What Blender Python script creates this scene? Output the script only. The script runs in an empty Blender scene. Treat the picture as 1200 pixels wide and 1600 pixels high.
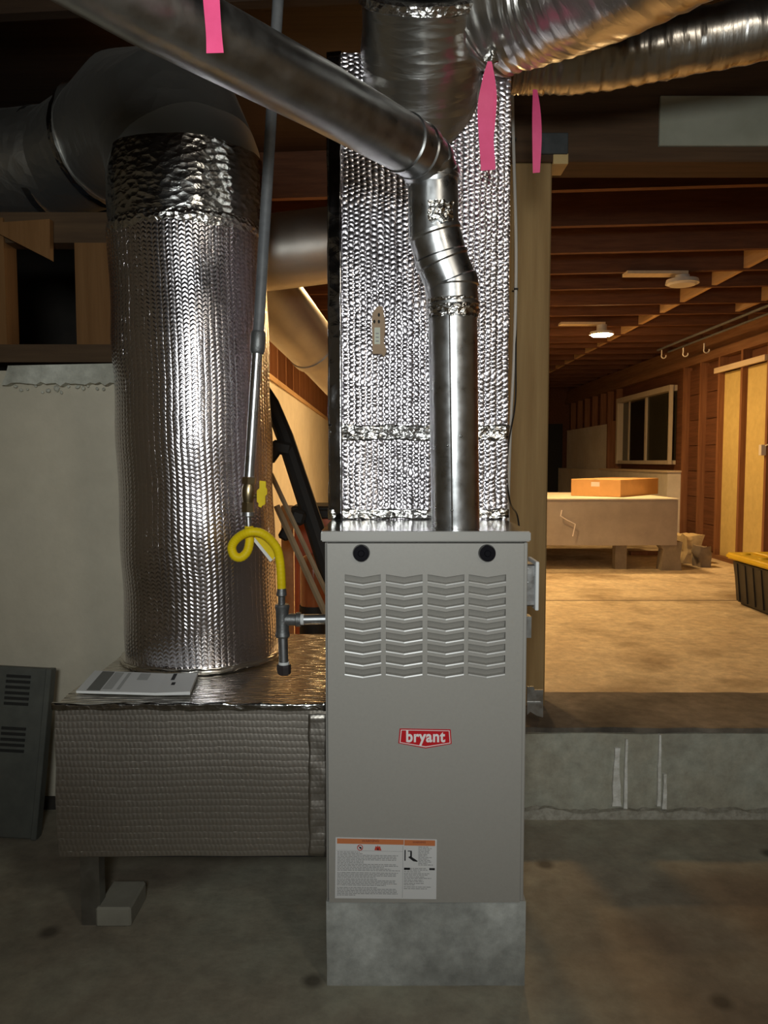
import bpy, bmesh, math, random
from mathutils import Vector, Matrix, noise as mnoise
random.seed(7)
S = bpy.context.scene
COL = S.collection
# ------------------------------------------------------------------ camera
CAM_H = 1.198
PITCH = math.atan(80/1200)
cam_d = bpy.data.cameras.new('camera'); cam_d.lens = 36; cam_d.sensor_width = 36; cam_d.sensor_fit = 'HORIZONTAL'
cam_d.clip_start = 0.02; cam_d.clip_end = 60
cam = bpy.data.objects.new('camera', cam_d); COL.objects.link(cam)
cam.location = (0, 0, CAM_H); cam.rotation_euler = (math.pi/2-PITCH, 0, 0)
S.camera = cam
# portrait frame is 1200 wide: horizontal fit with 36 mm on 36 mm gives f = 1200 px
# ------------------------------------------------------------------ world, lights, exposure
w = bpy.data.worlds.new('night'); S.world = w; w.use_nodes = True
w.node_tree.nodes['Background'].inputs[0].default_value = (0.35, 0.4, 0.5, 1)
w.node_tree.nodes['Background'].inputs[1].default_value = 0.01
S.view_settings.view_transform = 'Standard'; S.view_settings.look = 'None'
S.view_settings.exposure = 0.0; S.view_settings.gamma = 1.0
try: S.view_settings.use_curve_mapping = False
except Exception: pass

def spot(name, loc, target, energy, angle, blend, size, color):
    l = bpy.data.lights.new(name, 'SPOT'); l.energy = energy; l.spot_size = math.radians(angle); l.spot_blend = blend
    l.shadow_soft_size = size; l.color = color
    o = bpy.data.objects.new(name, l); COL.objects.link(o); o.location = loc
    o.rotation_euler = (Vector(target)-Vector(loc)).to_track_quat('-Z', 'Y').to_euler()
    return o
# the torch / work light that the photographer holds just behind and above the camera
spot('work_light', (-0.05, -0.55, 1.50), (0.12, 2.0, 1.60), 122, 98, 1.0, 0.16, (0.95, 1.0, 0.985))
# added fill light for the front room, unseen behind the camera
pl = bpy.data.lights.new('front_fill', 'POINT'); pl.energy = 27; pl.shadow_soft_size = 0.2; pl.color = (1.0, 0.90, 0.74)
po = bpy.data.objects.new('front_fill', pl); COL.objects.link(po); po.location = (1.15, -0.7, 2.35)

# ------------------------------------------------------------------ helpers
CP, SP = math.cos(PITCH), math.sin(PITCH)
def pt(px, py, Y):
    """room point at depth Y for a measured photo position (1200x1600 frame)"""
    u = (px-600)/1200; v = (800-py)/1200
    dy = CP+v*SP; dz = -SP+v*CP
    return Vector((u/dy*Y, Y, CAM_H+dz/dy*Y))
def zz(py, Y): return pt(600, py, Y).z
def xx(px, py, Y): return pt(px, py, Y).x

def wloc(o):
    v = Vector((0, 0, 0))
    while o is not None:
        v += o.location; o = o.parent
    return v
def tag(o, label=None, cat=None, group=None, kind=None):
    if label: o['label'] = label
    if cat: o['category'] = cat
    if group: o['group'] = group
    if kind: o['kind'] = kind
    return o
def thing(name, loc, label, cat, group=None):
    o = bpy.data.objects.new(name, None); COL.objects.link(o); o.location = loc; o.empty_display_size = 0.05
    return tag(o, label, cat, group)
def finish(name, bm, mats, parent=None, smooth=None, loc=None, kind=None, label=None):
    """bmesh in world coordinates -> one mesh object (origin at loc or at parent)"""
    if not isinstance(mats, (list, tuple)): mats = [mats]
    base = wloc(parent)
    off = Vector(loc) if loc is not None else base
    bm.normal_update()
    me = bpy.data.meshes.new(name)
    bmesh.ops.translate(bm, vec=-off, verts=bm.verts)
    bm.to_mesh(me); bm.free()
    for m in mats: me.materials.append(m)
    if smooth is not None:
        for p in me.polygons: p.use_smooth = True
        me.set_sharp_from_angle(angle=math.radians(smooth))
    o = bpy.data.objects.new(name, me); COL.objects.link(o)
    o.parent = parent; o.location = off-base
    if kind: o['kind'] = kind
    if label: o['label'] = label
    return o
def again(o, delta, parent='same'):
    """copy sharing mesh data, moved by delta"""
    c = o.copy(); COL.objects.link(c)
    if parent != 'same': c.parent = parent
    c.location = o.location+Vector(delta)
    for k in list(c.keys()):
        if k in ('label',): del c[k]
    return c
def box_uv(bm):
    uvl = bm.loops.layers.uv.verify()
    for f in bm.faces:
        n = f.normal; a = max(range(3), key=lambda i: abs(n[i]))
        for l in f.loops:
            c = l.vert.co
            l[uvl].uv = ((c.x, c.z) if a == 1 else (c.y, c.z) if a == 0 else (c.x, c.y))
def bmbox(bm, x0, x1, y0, y1, z0, z1, mi=0, M=None):
    r = bmesh.ops.create_cube(bm, size=1)
    c = Vector(((x0+x1)/2, (y0+y1)/2, (z0+z1)/2)); s = Vector((x1-x0, y1-y0, z1-z0))
    for v in r['verts']:
        v.co = Vector((v.co.x*s.x, v.co.y*s.y, v.co.z*s.z))+c
        if M is not None: v.co = M @ v.co
    for f in set(f for v in r['verts'] for f in v.link_faces): f.material_index = mi
    return r['verts']
def box(name, x0, x1, y0, y1, z0, z1, mat, parent=None, bevel=0.0, cuts=0, wob=0.0, wsc=6, M=None, kind=None, label=None, seg=1):
    bm = bmesh.new(); bmbox(bm, x0, x1, y0, y1, z0, z1, 0, M)
    if cuts: bmesh.ops.subdivide_edges(bm, edges=bm.edges[:], cuts=cuts, use_grid_fill=True)
    if bevel: bmesh.ops.bevel(bm, geom=[e for e in bm.edges if len(e.link_faces) == 2 and e.calc_face_angle() > 0.5], offset=bevel, segments=seg, affect='EDGES')
    bm.normal_update(); box_uv(bm)
    if wob: wobble(bm, wob, wsc)
    return finish(name, bm, mat, parent, smooth=35 if (cuts or seg > 1) else None, kind=kind, label=label)
def wobble(bm, amp, sc, seed=0.0):
    bm.normal_update()
    for v in bm.verts:
        v.co += mnoise.noise_vector(v.co*sc+Vector((seed, 3.1, 7.7)))*amp
def sweep(bm, pts, radii, seg=24, caps=True, mi=0, wob=0.0, wsc=8, up=None):
    """tube through points, rings on bisecting planes, UV in metres"""
    P = [Vector(p) for p in pts]; n = len(P)
    if not isinstance(radii, (list, tuple)): radii = [radii]*n
    T = []
    for i in range(n):
        a = (P[i]-P[i-1]).normalized() if i > 0 else None
        b = (P[i+1]-P[i]).normalized() if i < n-1 else None
        t = a+b if a is not None and b is not None else (a if b is None else b)
        T.append(t.normalized())
    ref = Vector(up) if up is not None else (Vector((0, 1, 0)) if abs(T[0].y) < 0.9 else Vector((1, 0, 0)))
    N = (ref-T[0]*ref.dot(T[0])).normalized()
    uvl = bm.loops.layers.uv.verify()
    rings = []; L = 0; Ls = []
    for i in range(n):
        if i: L += (P[i]-P[i-1]).length
        Ls.append(L)
        N = (N-T[i]*N.dot(T[i])).normalized(); B = T[i].cross(N)
        ring = []
        for k in range(seg):
            a = 2*math.pi*k/seg
            co = P[i]+(N*math.cos(a)+B*math.sin(a))*radii[i]
            if wob: co += mnoise.noise_vector(co*wsc)*wob
            ring.append(bm.verts.new(co))
        rings.append(ring)
    R0 = max(radii)
    for i in range(n-1):
        for k in range(seg):
            k2 = (k+1) % seg
            f = bm.faces.new((rings[i][k], rings[i][k2], rings[i+1][k2], rings[i+1][k])); f.material_index = mi; f.smooth = True
            us = (k/seg, (k+1)/seg, (k+1)/seg, k/seg); vs = (Ls[i], Ls[i], Ls[i+1], Ls[i+1])
            for l, u, v in zip(f.loops, us, vs): l[uvl].uv = (u*2*math.pi*R0, v)
    if caps:
        for ring, rev in ((rings[0], True), (rings[-1], False)):
            f = bm.faces.new(ring[::-1] if rev else ring); f.material_index = mi
    return rings
def tube(name, pts, radii, mat, parent=None, seg=24, caps=True, wob=0.0, wsc=8, smooth=40, kind=None, label=None, up=None, loc=None):
    bm = bmesh.new(); sweep(bm, pts, radii, seg, caps, 0, wob, wsc, up)
    return finish(name, bm, mat, parent, smooth=smooth, kind=kind, label=label, loc=loc)
def curve_pts(pts, n=8):
    """Catmull-Rom resample"""
    P = [Vector(p) for p in pts]; P = [2*P[0]-P[1]]+P+[2*P[-1]-P[-2]]; out = []
    for i in range(1, len(P)-2):
        for k in range(n):
            t = k/n; a, b, c, d = P[i-1:i+3]
            out.append(0.5*((2*b)+(c-a)*t+(2*a-5*b+4*c-d)*t*t+(3*b-a-3*c+d)*t**3))
    out.append(P[-2]); return out
def prism(name, poly, y0, y1, mat, parent=None, axis='Y', M=None, kind=None, label=None, bevel=0, loc=None):
    """extrude a polygon given in XZ (axis Y) / YZ (axis X) / XY (axis Z)"""
    bm = bmesh.new()
    def mk(a, b, t):
        return {'Y': Vector((a, t, b)), 'X': Vector((t, a, b)), 'Z': Vector((a, b, t))}[axis]
    A = [bm.verts.new(mk(a, b, y0)) for a, b in poly]; B = [bm.verts.new(mk(a, b, y1)) for a, b in poly]
    n = len(poly)
    bm.faces.new(A); bm.faces.new(B[::-1])
    for i in range(n): bm.faces.new((A[i], B[i], B[(i+1) % n], A[(i+1) % n]))
    if M is not None: bmesh.ops.transform(bm, matrix=M, verts=bm.verts)
    bmesh.ops.recalc_face_normals(bm, faces=bm.faces)
    if bevel: bmesh.ops.bevel(bm, geom=bm.edges[:], offset=bevel, segments=2, affect='EDGES')
    bm.normal_update(); box_uv(bm)
    return finish(name, bm, mat, parent, kind=kind, label=label, loc=loc)
def text_mesh(name, body, size, center, mat, parent, xs=1.0, bold=0.0, shear=0, depth=0.0004):
    cu = bpy.data.curves.new(name, 'FONT'); cu.body = body; cu.size = size; cu.align_x = 'CENTER'; cu.align_y = 'CENTER'
    cu.extrude = depth; cu.offset = bold; cu.space_character = 1.0+bold*75
    t = bpy.data.objects.new(name, cu); COL.objects.link(t)
    dg = bpy.context.evaluated_depsgraph_get(); me = bpy.data.meshes.new_from_object(t.evaluated_get(dg))
    COL.objects.unlink(t); bpy.data.objects.remove(t)
    me.materials.clear(); me.materials.append(mat)
    me.transform(Matrix.Diagonal((xs, 1, 1, 1))); me.transform(Matrix.Rotation(math.pi/2, 4, 'X'))
    o = bpy.data.objects.new(name, me); COL.objects.link(o); o.parent = parent; o.location = Vector(center)-wloc(parent)
    return o

# ------------------------------------------------------------------ materials
def mat(name, c1, c2=None, rough=0.6, metal=0.0, nsc=6.0, stretch=(1, 1, 1), bump=0.0, bsc=None, bdist=0.004, rough2=None, spec=0.5, contrast=(0.35, 0.65), detail=6, emit=None, estr=0, coat=0):
    m = bpy.data.materials.new(name); m.use_nodes = True; nt = m.node_tree; N = nt.nodes; Lk = nt.links
    b = N['Principled BSDF']; b.inputs['Roughness'].default_value = rough; b.inputs['Metallic'].default_value = metal
    b.inputs['Specular IOR Level'].default_value = spec
    b.inputs['Base Color'].default_value = (*c1, 1)
    if coat: b.inputs['Coat Weight'].default_value = coat
    if emit: b.inputs['Emission Color'].default_value = (*emit, 1); b.inputs['Emission Strength'].default_value = estr
    if c2 is not None or bump:
        tc = N.new('ShaderNodeTexCoord'); mp = N.new('ShaderNodeMapping'); mp.inputs['Scale'].default_value = stretch
        Lk.new(tc.outputs['Object'], mp.inputs['Vector'])
    if c2 is not None:
        n1 = N.new('ShaderNodeTexNoise'); n1.inputs['Scale'].default_value = nsc; n1.inputs['Detail'].default_value = detail
        n1.inputs['Roughness'].default_value = 0.62
        Lk.new(mp.outputs[0], n1.inputs['Vector'])
        mr = N.new('ShaderNodeMapRange'); mr.inputs[1].default_value, mr.inputs[2].default_value = contrast
        Lk.new(n1.outputs[0], mr.inputs[0])
        mx = N.new('ShaderNodeMix'); mx.data_type = 'RGBA'
        mx.inputs[6].default_value = (*c1, 1); mx.inputs[7].default_value = (*c2, 1)
        Lk.new(mr.outputs[0], mx.inputs[0]); Lk.new(mx.outputs[2], b.inputs['Base Color'])
        if rough2 is not None:
            mr2 = N.new('ShaderNodeMapRange'); mr2.inputs[3].default_value = rough; mr2.inputs[4].default_value = rough2
            Lk.new(mr.outputs[0], mr2.inputs[0]); Lk.new(mr2.outputs[0], b.inputs['Roughness'])
    if bump:
        n2 = N.new('ShaderNodeTexNoise'); n2.inputs['Scale'].default_value = bsc or nsc*4; n2.inputs['Detail'].default_value = 5
        Lk.new(mp.outputs[0], n2.inputs['Vector'])
        bp = N.new('ShaderNodeBump'); bp.inputs['Strength'].default_value = bump; bp.inputs['Distance'].default_value = bdist
        Lk.new(n2.outputs[0], bp.inputs['Height']); Lk.new(bp.outputs[0], b.inputs['Normal'])
    return m
def wood(name, c1, c2, axis, rough=0.75, scale=3.0):
    st = {'X': (1.2, 22, 22), 'Y': (22, 1.2, 22), 'Z': (22, 22, 1.2)}[axis]
    return mat(name, c1, c2, rough=rough, nsc=scale*0.6, stretch=st, bump=0.25, bsc=scale*2, bdist=0.002, contrast=(0.3, 0.7), spec=0.25)
def foil_quilt(name, base=(0.78, 0.76, 0.77), rough=0.2, pu=0.0185, pv=0.0115, swap=False, bdist=0.0016, chev=0.55, crumple=0.5, tl=0.5, cell=0.0):
    """bubble-quilted reflective insulation: herring-bone columns of small pillows"""
    m = bpy.data.materials.new(name); m.use_nodes = True; nt = m.node_tree; N = nt.nodes; Lk = nt.links
    b = N['Principled BSDF']; b.inputs['Base Color'].default_value = (*base, 1); b.inputs['Metallic'].default_value = 1; b.inputs['Roughness'].default_value = rough
    uv = N.new('ShaderNodeUVMap'); sx = N.new('ShaderNodeSeparateXYZ')
    nz = N.new('ShaderNodeTexNoise'); nz.inputs['Scale'].default_value = 22; nz.inputs['Detail'].default_value = 2
    Lk.new(uv.outputs[0], nz.inputs['Vector'])
    def mt(op, a, bb=None):
        n = N.new('ShaderNodeMath'); n.operation = op
        for i, x in enumerate((a, bb)):
            if x is None: continue
            if isinstance(x, (int, float)): n.inputs[i].default_value = x
            else: Lk.new(x, n.inputs[i])
        return n.outputs[0]
    Lk.new(uv.outputs[0], sx.inputs[0])
    U, V = (sx.outputs[1], sx.outputs[0]) if swap else (sx.outputs[0], sx.outputs[1])
    nd = mt('MULTIPLY', mt('SUBTRACT', nz.outputs[0], 0.5), 0.010)
    a = mt('DIVIDE', mt('ADD', U, mt('MULTIPLY', nd, 0.5)), pu); f = mt('FRACT', a); col = mt('FLOOR', a)
    prof = mt('POWER', mt('SINE', mt('MULTIPLY', f, math.pi)), 0.7)
    wn = N.new('ShaderNodeTexWhiteNoise'); wn.noise_dimensions = '1D'; Lk.new(col, wn.inputs['W'])
    tri = mt('ABSOLUTE', mt('SUBTRACT', f, 0.5))
    vv = mt('ADD', mt('DIVIDE', mt('ADD', V, nd), pv), mt('ADD', mt('MULTIPLY', tri, chev*2), wn.outputs[0]))
    row = mt('ADD', mt('MULTIPLY', mt('COSINE', mt('MULTIPLY', vv, 2*math.pi)), 0.5), 0.5)
    h = mt('MULTIPLY', prof, mt('ADD', mt('MULTIPLY', row, 0.62), 0.38))
    tilt = mt('MULTIPLY', mt('MULTIPLY', mt('SUBTRACT', wn.outputs[0], 0.5), f), tl)
    n3 = N.new('ShaderNodeTexNoise'); n3.inputs['Scale'].default_value = 70; n3.inputs['Detail'].default_value = 3; Lk.new(uv.outputs[0], n3.inputs['Vector'])
    if cell:
        cw = N.new('ShaderNodeTexWhiteNoise'); cw.noise_dimensions = '2D'; cv = N.new('ShaderNodeCombineXYZ')
        Lk.new(col, cv.inputs[0]); Lk.new(mt('FLOOR', mt('ADD', vv, 0.5)), cv.inputs[1]); Lk.new(cv.outputs[0], cw.inputs['Vector'])
        sc_ = N.new('ShaderNodeSeparateXYZ'); Lk.new(cw.outputs['Color'], sc_.inputs[0])
        cu_ = mt('MULTIPLY', mt('SUBTRACT', sc_.outputs[0], 0.5), mt('SUBTRACT', f, 0.5))
        cr_ = mt('MULTIPLY', mt('SUBTRACT', sc_.outputs[1], 0.5), mt('SUBTRACT', mt('FRACT', mt('ADD', vv, 0.5)), 0.5))
        h = mt('ADD', h, mt('MULTIPLY', mt('ADD', cu_, cr_), cell))
    h = mt('ADD', mt('ADD', h, tilt), mt('MULTIPLY', n3.outputs[0], crumple))
    bp = N.new('ShaderNodeBump'); bp.inputs['Strength'].default_value = 1.0; bp.inputs['Distance'].default_value = bdist
    Lk.new(h, bp.inputs['Height']); Lk.new(bp.outputs[0], b.inputs['Normal'])
    return m
def foil_dome(name, base, rough, pu, pv, bdist, cell, crumple):
    """bubble-wrap reflective insulation: staggered domes"""
    m = bpy.data.materials.new(name); m.use_nodes = True; nt = m.node_tree; N = nt.nodes; Lk = nt.links
    b = N['Principled BSDF']; b.inputs['Base Color'].default_value = (*base, 1); b.inputs['Metallic'].default_value = 1; b.inputs['Roughness'].default_value = rough
    def mt(op, a, bb=None):
        n = N.new('ShaderNodeMath'); n.operation = op
        for i, x in enumerate((a, bb)):
            if x is None: continue
            if isinstance(x, (int, float)): n.inputs[i].default_value = x
            else: Lk.new(x, n.inputs[i])
        return n.outputs[0]
    uv = N.new('ShaderNodeUVMap'); sx = N.new('ShaderNodeSeparateXYZ'); Lk.new(uv.outputs[0], sx.inputs[0])
    nz = N.new('ShaderNodeTexNoise'); nz.inputs['Scale'].default_value = 16; nz.inputs['Detail'].default_value = 2; Lk.new(uv.outputs[0], nz.inputs['Vector'])
    nc = N.new('ShaderNodeSeparateXYZ'); Lk.new(nz.outputs['Color'], nc.inputs[0])
    wu = mt('MULTIPLY', mt('SUBTRACT', nc.outputs[0], 0.5), 0.010); wv = mt('MULTIPLY', mt('SUBTRACT', nc.outputs[1], 0.5), 0.030)
    a = mt('DIVIDE', mt('ADD', sx.outputs[0], wu), pu); f = mt('FRACT', a); col = mt('FLOOR', a)
    r = mt('ADD', mt('DIVIDE', mt('ADD', sx.outputs[1], wv), pv), mt('MULTIPLY', col, 0.5)); fr = mt('FRACT', r); rw = mt('FLOOR', r)
    du = mt('MULTIPLY', mt('SUBTRACT', f, 0.5), 2); dv = mt('MULTIPLY', mt('SUBTRACT', fr, 0.5), 2)
    d2 = mt('ADD', mt('MULTIPLY', du, du), mt('MULTIPLY', dv, dv))
    h = mt('MAXIMUM', mt('SUBTRACT', 1.0, d2), -0.25)
    cw = N.new('ShaderNodeTexWhiteNoise'); cw.noise_dimensions = '2D'; cv = N.new('ShaderNodeCombineXYZ'); Lk.new(col, cv.inputs[0]); Lk.new(rw, cv.inputs[1]); Lk.new(cv.outputs[0], cw.inputs['Vector'])
    cc = N.new('ShaderNodeSeparateXYZ'); Lk.new(cw.outputs['Color'], cc.inputs[0])
    tl = mt('ADD', mt('MULTIPLY', mt('SUBTRACT', cc.outputs[0], 0.5), du), mt('MULTIPLY', mt('SUBTRACT', cc.outputs[1], 0.5), dv))
    c1 = N.new('ShaderNodeTexWhiteNoise'); c1.noise_dimensions = '1D'; Lk.new(col, c1.inputs['W'])
    tl = mt('ADD', mt('MULTIPLY', tl, cell), mt('MULTIPLY', mt('MULTIPLY', mt('SUBTRACT', c1.outputs[0], 0.5), du), cell*0.8))
    n3 = N.new('ShaderNodeTexNoise'); n3.inputs['Scale'].default_value = 75; n3.inputs['Detail'].default_value = 3; Lk.new(uv.outputs[0], n3.inputs['Vector'])
    h = mt('ADD', mt('ADD', h, tl), mt('MULTIPLY', n3.outputs[0], crumple))
    bp = N.new('ShaderNodeBump'); bp.inputs['Strength'].default_value = 1.0; bp.inputs['Distance'].default_value = bdist
    Lk.new(h, bp.inputs['Height']); Lk.new(bp.outputs[0], b.inputs['Normal'])
    return m
def foil_crumple(name, base=(0.75, 0.74, 0.72), rough=0.22, sc=(30, 30, 30), strength=0.9, dist=0.01):
    m = bpy.data.materials.new(name); m.use_nodes = True; nt = m.node_tree; N = nt.nodes; Lk = nt.links
    b = N['Principled BSDF']; b.inputs['Base Color'].default_value = (*base, 1); b.inputs['Metallic'].default_value = 1; b.inputs['Roughness'].default_value = rough
    tc = N.new('ShaderNodeUVMap'); mp = N.new('ShaderNodeMapping'); mp.inputs['Scale'].default_value = sc; Lk.new(tc.outputs[0], mp.inputs[0])
    n1 = N.new('ShaderNodeTexNoise'); n1.inputs['Scale'].default_value = 1; n1.inputs['Detail'].default_value = 4; n1.inputs['Distortion'].default_value = 0.8
    Lk.new(mp.outputs[0], n1.inputs['Vector'])
    v1 = N.new('ShaderNodeTexVoronoi'); v1.inputs['Scale'].default_value = 1.4; Lk.new(mp.outputs[0], v1.inputs['Vector'])
    ad = N.new('ShaderNodeMath'); ad.operation = 'ADD'; Lk.new(n1.outputs[0], ad.inputs[0]); Lk.new(v1.outputs[0], ad.inputs[1])
    bp = N.new('ShaderNodeBump'); bp.inputs['Strength'].default_value = strength; bp.inputs['Distance'].default_value = dist
    Lk.new(ad.outputs[0], bp.inputs['Height']); Lk.new(bp.outputs[0], b.inputs['Normal'])
    return m
def concrete(name, base, dark, light, rough=0.85, sc=2.2, spots=0.0, bump=0.5):
    """mottled concrete: three tones, fine pits and optional dark oil spots"""
    m = mat(name, base, light, rough=rough, nsc=sc, bump=bump, bsc=40, bdist=0.003, contrast=(0.4, 0.72), detail=9)
    nt = m.node_tree; N = nt.nodes; Lk = nt.links; b = N['Principled BSDF']
    src = b.inputs['Base Color'].links[0].from_socket
    tc = N.new('ShaderNodeTexCoord'); n = N.new('ShaderNodeTexNoise'); n.inputs['Scale'].default_value = sc*0.55; n.inputs['Detail'].default_value = 7
    mp = N.new('ShaderNodeMapping'); mp.inputs['Location'].default_value = (5.2, 1.3, 2.2); Lk.new(tc.outputs['Object'], mp.inputs[0]); Lk.new(mp.outputs[0], n.inputs['Vector'])
    mr = N.new('ShaderNodeMapRange'); mr.inputs[1].default_value = 0.48; mr.inputs[2].default_value = 0.7; Lk.new(n.outputs[0], mr.inputs[0])
    mx = N.new('ShaderNodeMix'); mx.data_type = 'RGBA'; mx.inputs[7].default_value = (*dark, 1); Lk.new(src, mx.inputs[6]); Lk.new(mr.outputs[0], mx.inputs[0])
    out = mx.outputs[2]
    n4 = N.new('ShaderNodeTexNoise'); n4.inputs['Scale'].default_value = sc*4.5; n4.inputs['Detail'].default_value = 8; n4.inputs['Roughness'].default_value = 0.7
    Lk.new(tc.outputs['Object'], n4.inputs['Vector'])
    mr4 = N.new('ShaderNodeMapRange'); mr4.inputs[1].default_value = 0.3; mr4.inputs[2].default_value = 0.7; mr4.inputs[3].default_value = 0.74 if bump > 0.4 else 0.9; mr4.inputs[4].default_value = 1.2 if bump > 0.4 else 1.06; Lk.new(n4.outputs[0], mr4.inputs[0])
    vm = N.new('ShaderNodeVectorMath'); vm.operation = 'SCALE'; Lk.new(out, vm.inputs[0]); Lk.new(mr4.outputs[0], vm.inputs['Scale']); out = vm.outputs[0]
    if spots:
        v = N.new('ShaderNodeTexVoronoi'); v.voronoi_dimensions = '2D'; v.inputs['Scale'].default_value = spots; v.inputs['Randomness'].default_value = 1
        Lk.new(tc.outputs['Object'], v.inputs['Vector'])
        mr2 = N.new('ShaderNodeMapRange'); mr2.inputs[1].default_value = 0.025; mr2.inputs[2].default_value = 0.065; mr2.inputs[3].default_value = 0.75; mr2.inputs[4].default_value = 0
        Lk.new(v.outputs['Distance'], mr2.inputs[0])
        mx2 = N.new('ShaderNodeMix'); mx2.data_type = 'RGBA'; mx2.inputs[7].default_value = tuple(c*0.3 for c in dark)+(1,)
        Lk.new(out, mx2.inputs[6]); Lk.new(mr2.outputs[0], mx2.inputs[0]); out = mx2.outputs[2]
    Lk.new(out, b.inputs['Base Color'])
    return m

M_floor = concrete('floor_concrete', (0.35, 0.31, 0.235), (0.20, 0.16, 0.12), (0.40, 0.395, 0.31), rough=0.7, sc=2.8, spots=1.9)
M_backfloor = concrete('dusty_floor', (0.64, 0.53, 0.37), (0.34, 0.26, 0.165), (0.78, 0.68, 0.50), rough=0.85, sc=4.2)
M_curb = concrete('curb_concrete', (0.38, 0.36, 0.285), (0.20, 0.18, 0.14), (0.46, 0.48, 0.41), rough=0.8, sc=4.5)
M_curbtop = concrete('curb_top_dark', (0.19, 0.16, 0.125), (0.06, 0.05, 0.04), (0.27, 0.235, 0.19), rough=0.9, sc=5)
M_wall = concrete('painted_concrete', (0.56, 0.51, 0.395), (0.44, 0.40, 0.31), (0.62, 0.57, 0.46), rough=0.75, sc=1.2, bump=0.35)
M_mortar = concrete('mortar', (0.52, 0.52, 0.44), (0.34, 0.33, 0.27), (0.6, 0.6, 0.52), rough=0.9, sc=6, bump=0.9)
M_plinth = concrete('plinth_concrete', (0.33, 0.34, 0.32), (0.22, 0.225, 0.21), (0.52, 0.54, 0.52), rough=0.85, sc=6)
M_white = concrete('white_wall', (0.78, 0.73, 0.62), (0.68, 0.62, 0.5), (0.84, 0.8, 0.7), rough=0.8, sc=2, bump=0.2)
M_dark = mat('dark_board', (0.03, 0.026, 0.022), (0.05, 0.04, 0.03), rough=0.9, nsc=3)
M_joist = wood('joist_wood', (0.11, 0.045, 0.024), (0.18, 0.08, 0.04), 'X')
M_shadejoist = wood('shaded_joist_wood', (0.035, 0.02, 0.012), (0.055, 0.032, 0.018), 'X')  # joist wood darkened, the shade of the front ceiling put into its colour
M_beam = wood('beam_wood', (0.06, 0.033, 0.017), (0.10, 0.055, 0.028), 'X')
M_stud = wood('stud_wood', (0.20, 0.085, 0.04), (0.32, 0.15, 0.07), 'Z')
M_studY = wood('plate_wood', (0.20, 0.095, 0.045), (0.30, 0.16, 0.08), 'Y')
M_block = wood('blocking_wood', (0.52, 0.33, 0.17), (0.62, 0.42, 0.23), 'Y')
M_sheath = wood('sheathing_wood', (0.11, 0.045, 0.022), (0.19, 0.08, 0.04), 'Y')
M_post = wood('post_wood', (0.36, 0.24, 0.105), (0.26, 0.16, 0.065), 'Z', scale=2)
M_leftwood = wood('left_framing_wood', (0.15, 0.070, 0.022), (0.20, 0.10, 0.036), 'Z')
M_leftwoodX = wood('left_sill_wood', (0.065, 0.038, 0.02), (0.10, 0.06, 0.03), 'X')
M_yellow_board = mat('yellow_insulation', (0.66, 0.52, 0.20), (0.58, 0.45, 0.17), rough=0.85, nsc=12, bump=0.3, bsc=60)
M_lightboard = wood('pale_board', (0.74, 0.62, 0.45), (0.66, 0.53, 0.36), 'Y')
M_panel = mat('grey_board', (0.29, 0.29, 0.22), (0.36, 0.355, 0.28), rough=0.8, nsc=5, bump=0.3)
M_beige = mat('furnace_enamel', (0.330, 0.318, 0.292), (0.345, 0.332, 0.305), rough=0.40, nsc=180, bump=0.12, bsc=380, bdist=0.001, spec=0.45)
M_lip = mat('glossy_lip_enamel', (0.40, 0.39, 0.365), None, rough=0.30, spec=0.6)
M_lid = mat('furnace_lid', (0.355, 0.345, 0.32), None, rough=0.36, spec=0.5)
M_lidtop = mat('furnace_top_metal', (0.62, 0.61, 0.60), (0.54, 0.53, 0.52), rough=0.16, metal=1, nsc=14)
M_black = mat('black_plastic', (0.008, 0.008, 0.011), None, rough=0.16, spec=0.3)
M_blackmatte = mat('black_matte', (0.012, 0.011, 0.010), None, rough=0.7)
M_red = mat('badge_red', (0.55, 0.012, 0.02), None, rough=0.35)
M_paper = mat('label_white', (0.66, 0.66, 0.66), None, rough=0.5)
M_print = mat('print_white', (0.85, 0.8, 0.8), None, rough=0.45)
M_ink = mat('ink_grey', (0.27, 0.27, 0.27), None, rough=0.6)
M_inkblack = mat('ink_black', (0.012, 0.012, 0.014), None, rough=0.6)
M_orange_ink = mat('label_orange', (0.58, 0.19, 0.07), None, rough=0.5)
M_darkorange = mat('label_dark_orange', (0.30, 0.08, 0.04), None, rough=0.5)
M_redink = mat('label_red', (0.55, 0.05, 0.03), None, rough=0.5)
M_bandgrey = mat('booklet_grey', (0.16, 0.165, 0.155), None, rough=0.6)
M_lightgrey = mat('booklet_light_grey', (0.44, 0.45, 0.44), None, rough=0.6)
M_booklet = mat('booklet_paper', (0.72, 0.73, 0.72), None, rough=0.55)
M_foil = foil_dome('bubble_foil', (0.79, 0.75, 0.80), 0.25, 0.0155, 0.0125, 0.0013, 0.75, 0.45)
M_foil_cyl = foil_quilt('quilted_foil_round', base=(0.73, 0.70, 0.74), rough=0.2, pu=0.0175, pv=0.0115, bdist=0.0010, cell=0.45, tl=0.8)
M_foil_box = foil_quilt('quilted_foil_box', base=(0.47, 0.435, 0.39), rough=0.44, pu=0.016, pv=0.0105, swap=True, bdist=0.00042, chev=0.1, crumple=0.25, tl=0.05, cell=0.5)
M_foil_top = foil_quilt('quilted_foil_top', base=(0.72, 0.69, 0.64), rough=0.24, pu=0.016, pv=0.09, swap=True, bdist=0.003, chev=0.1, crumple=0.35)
M_tape = foil_crumple('foil_tape', sc=(45, 60, 45), dist=0.0045)
M_tapesm = foil_crumple('foil_tape_smooth', base=(0.42, 0.42, 0.44), rough=0.14, sc=(25, 25, 25), strength=0.5, dist=0.002)
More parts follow.
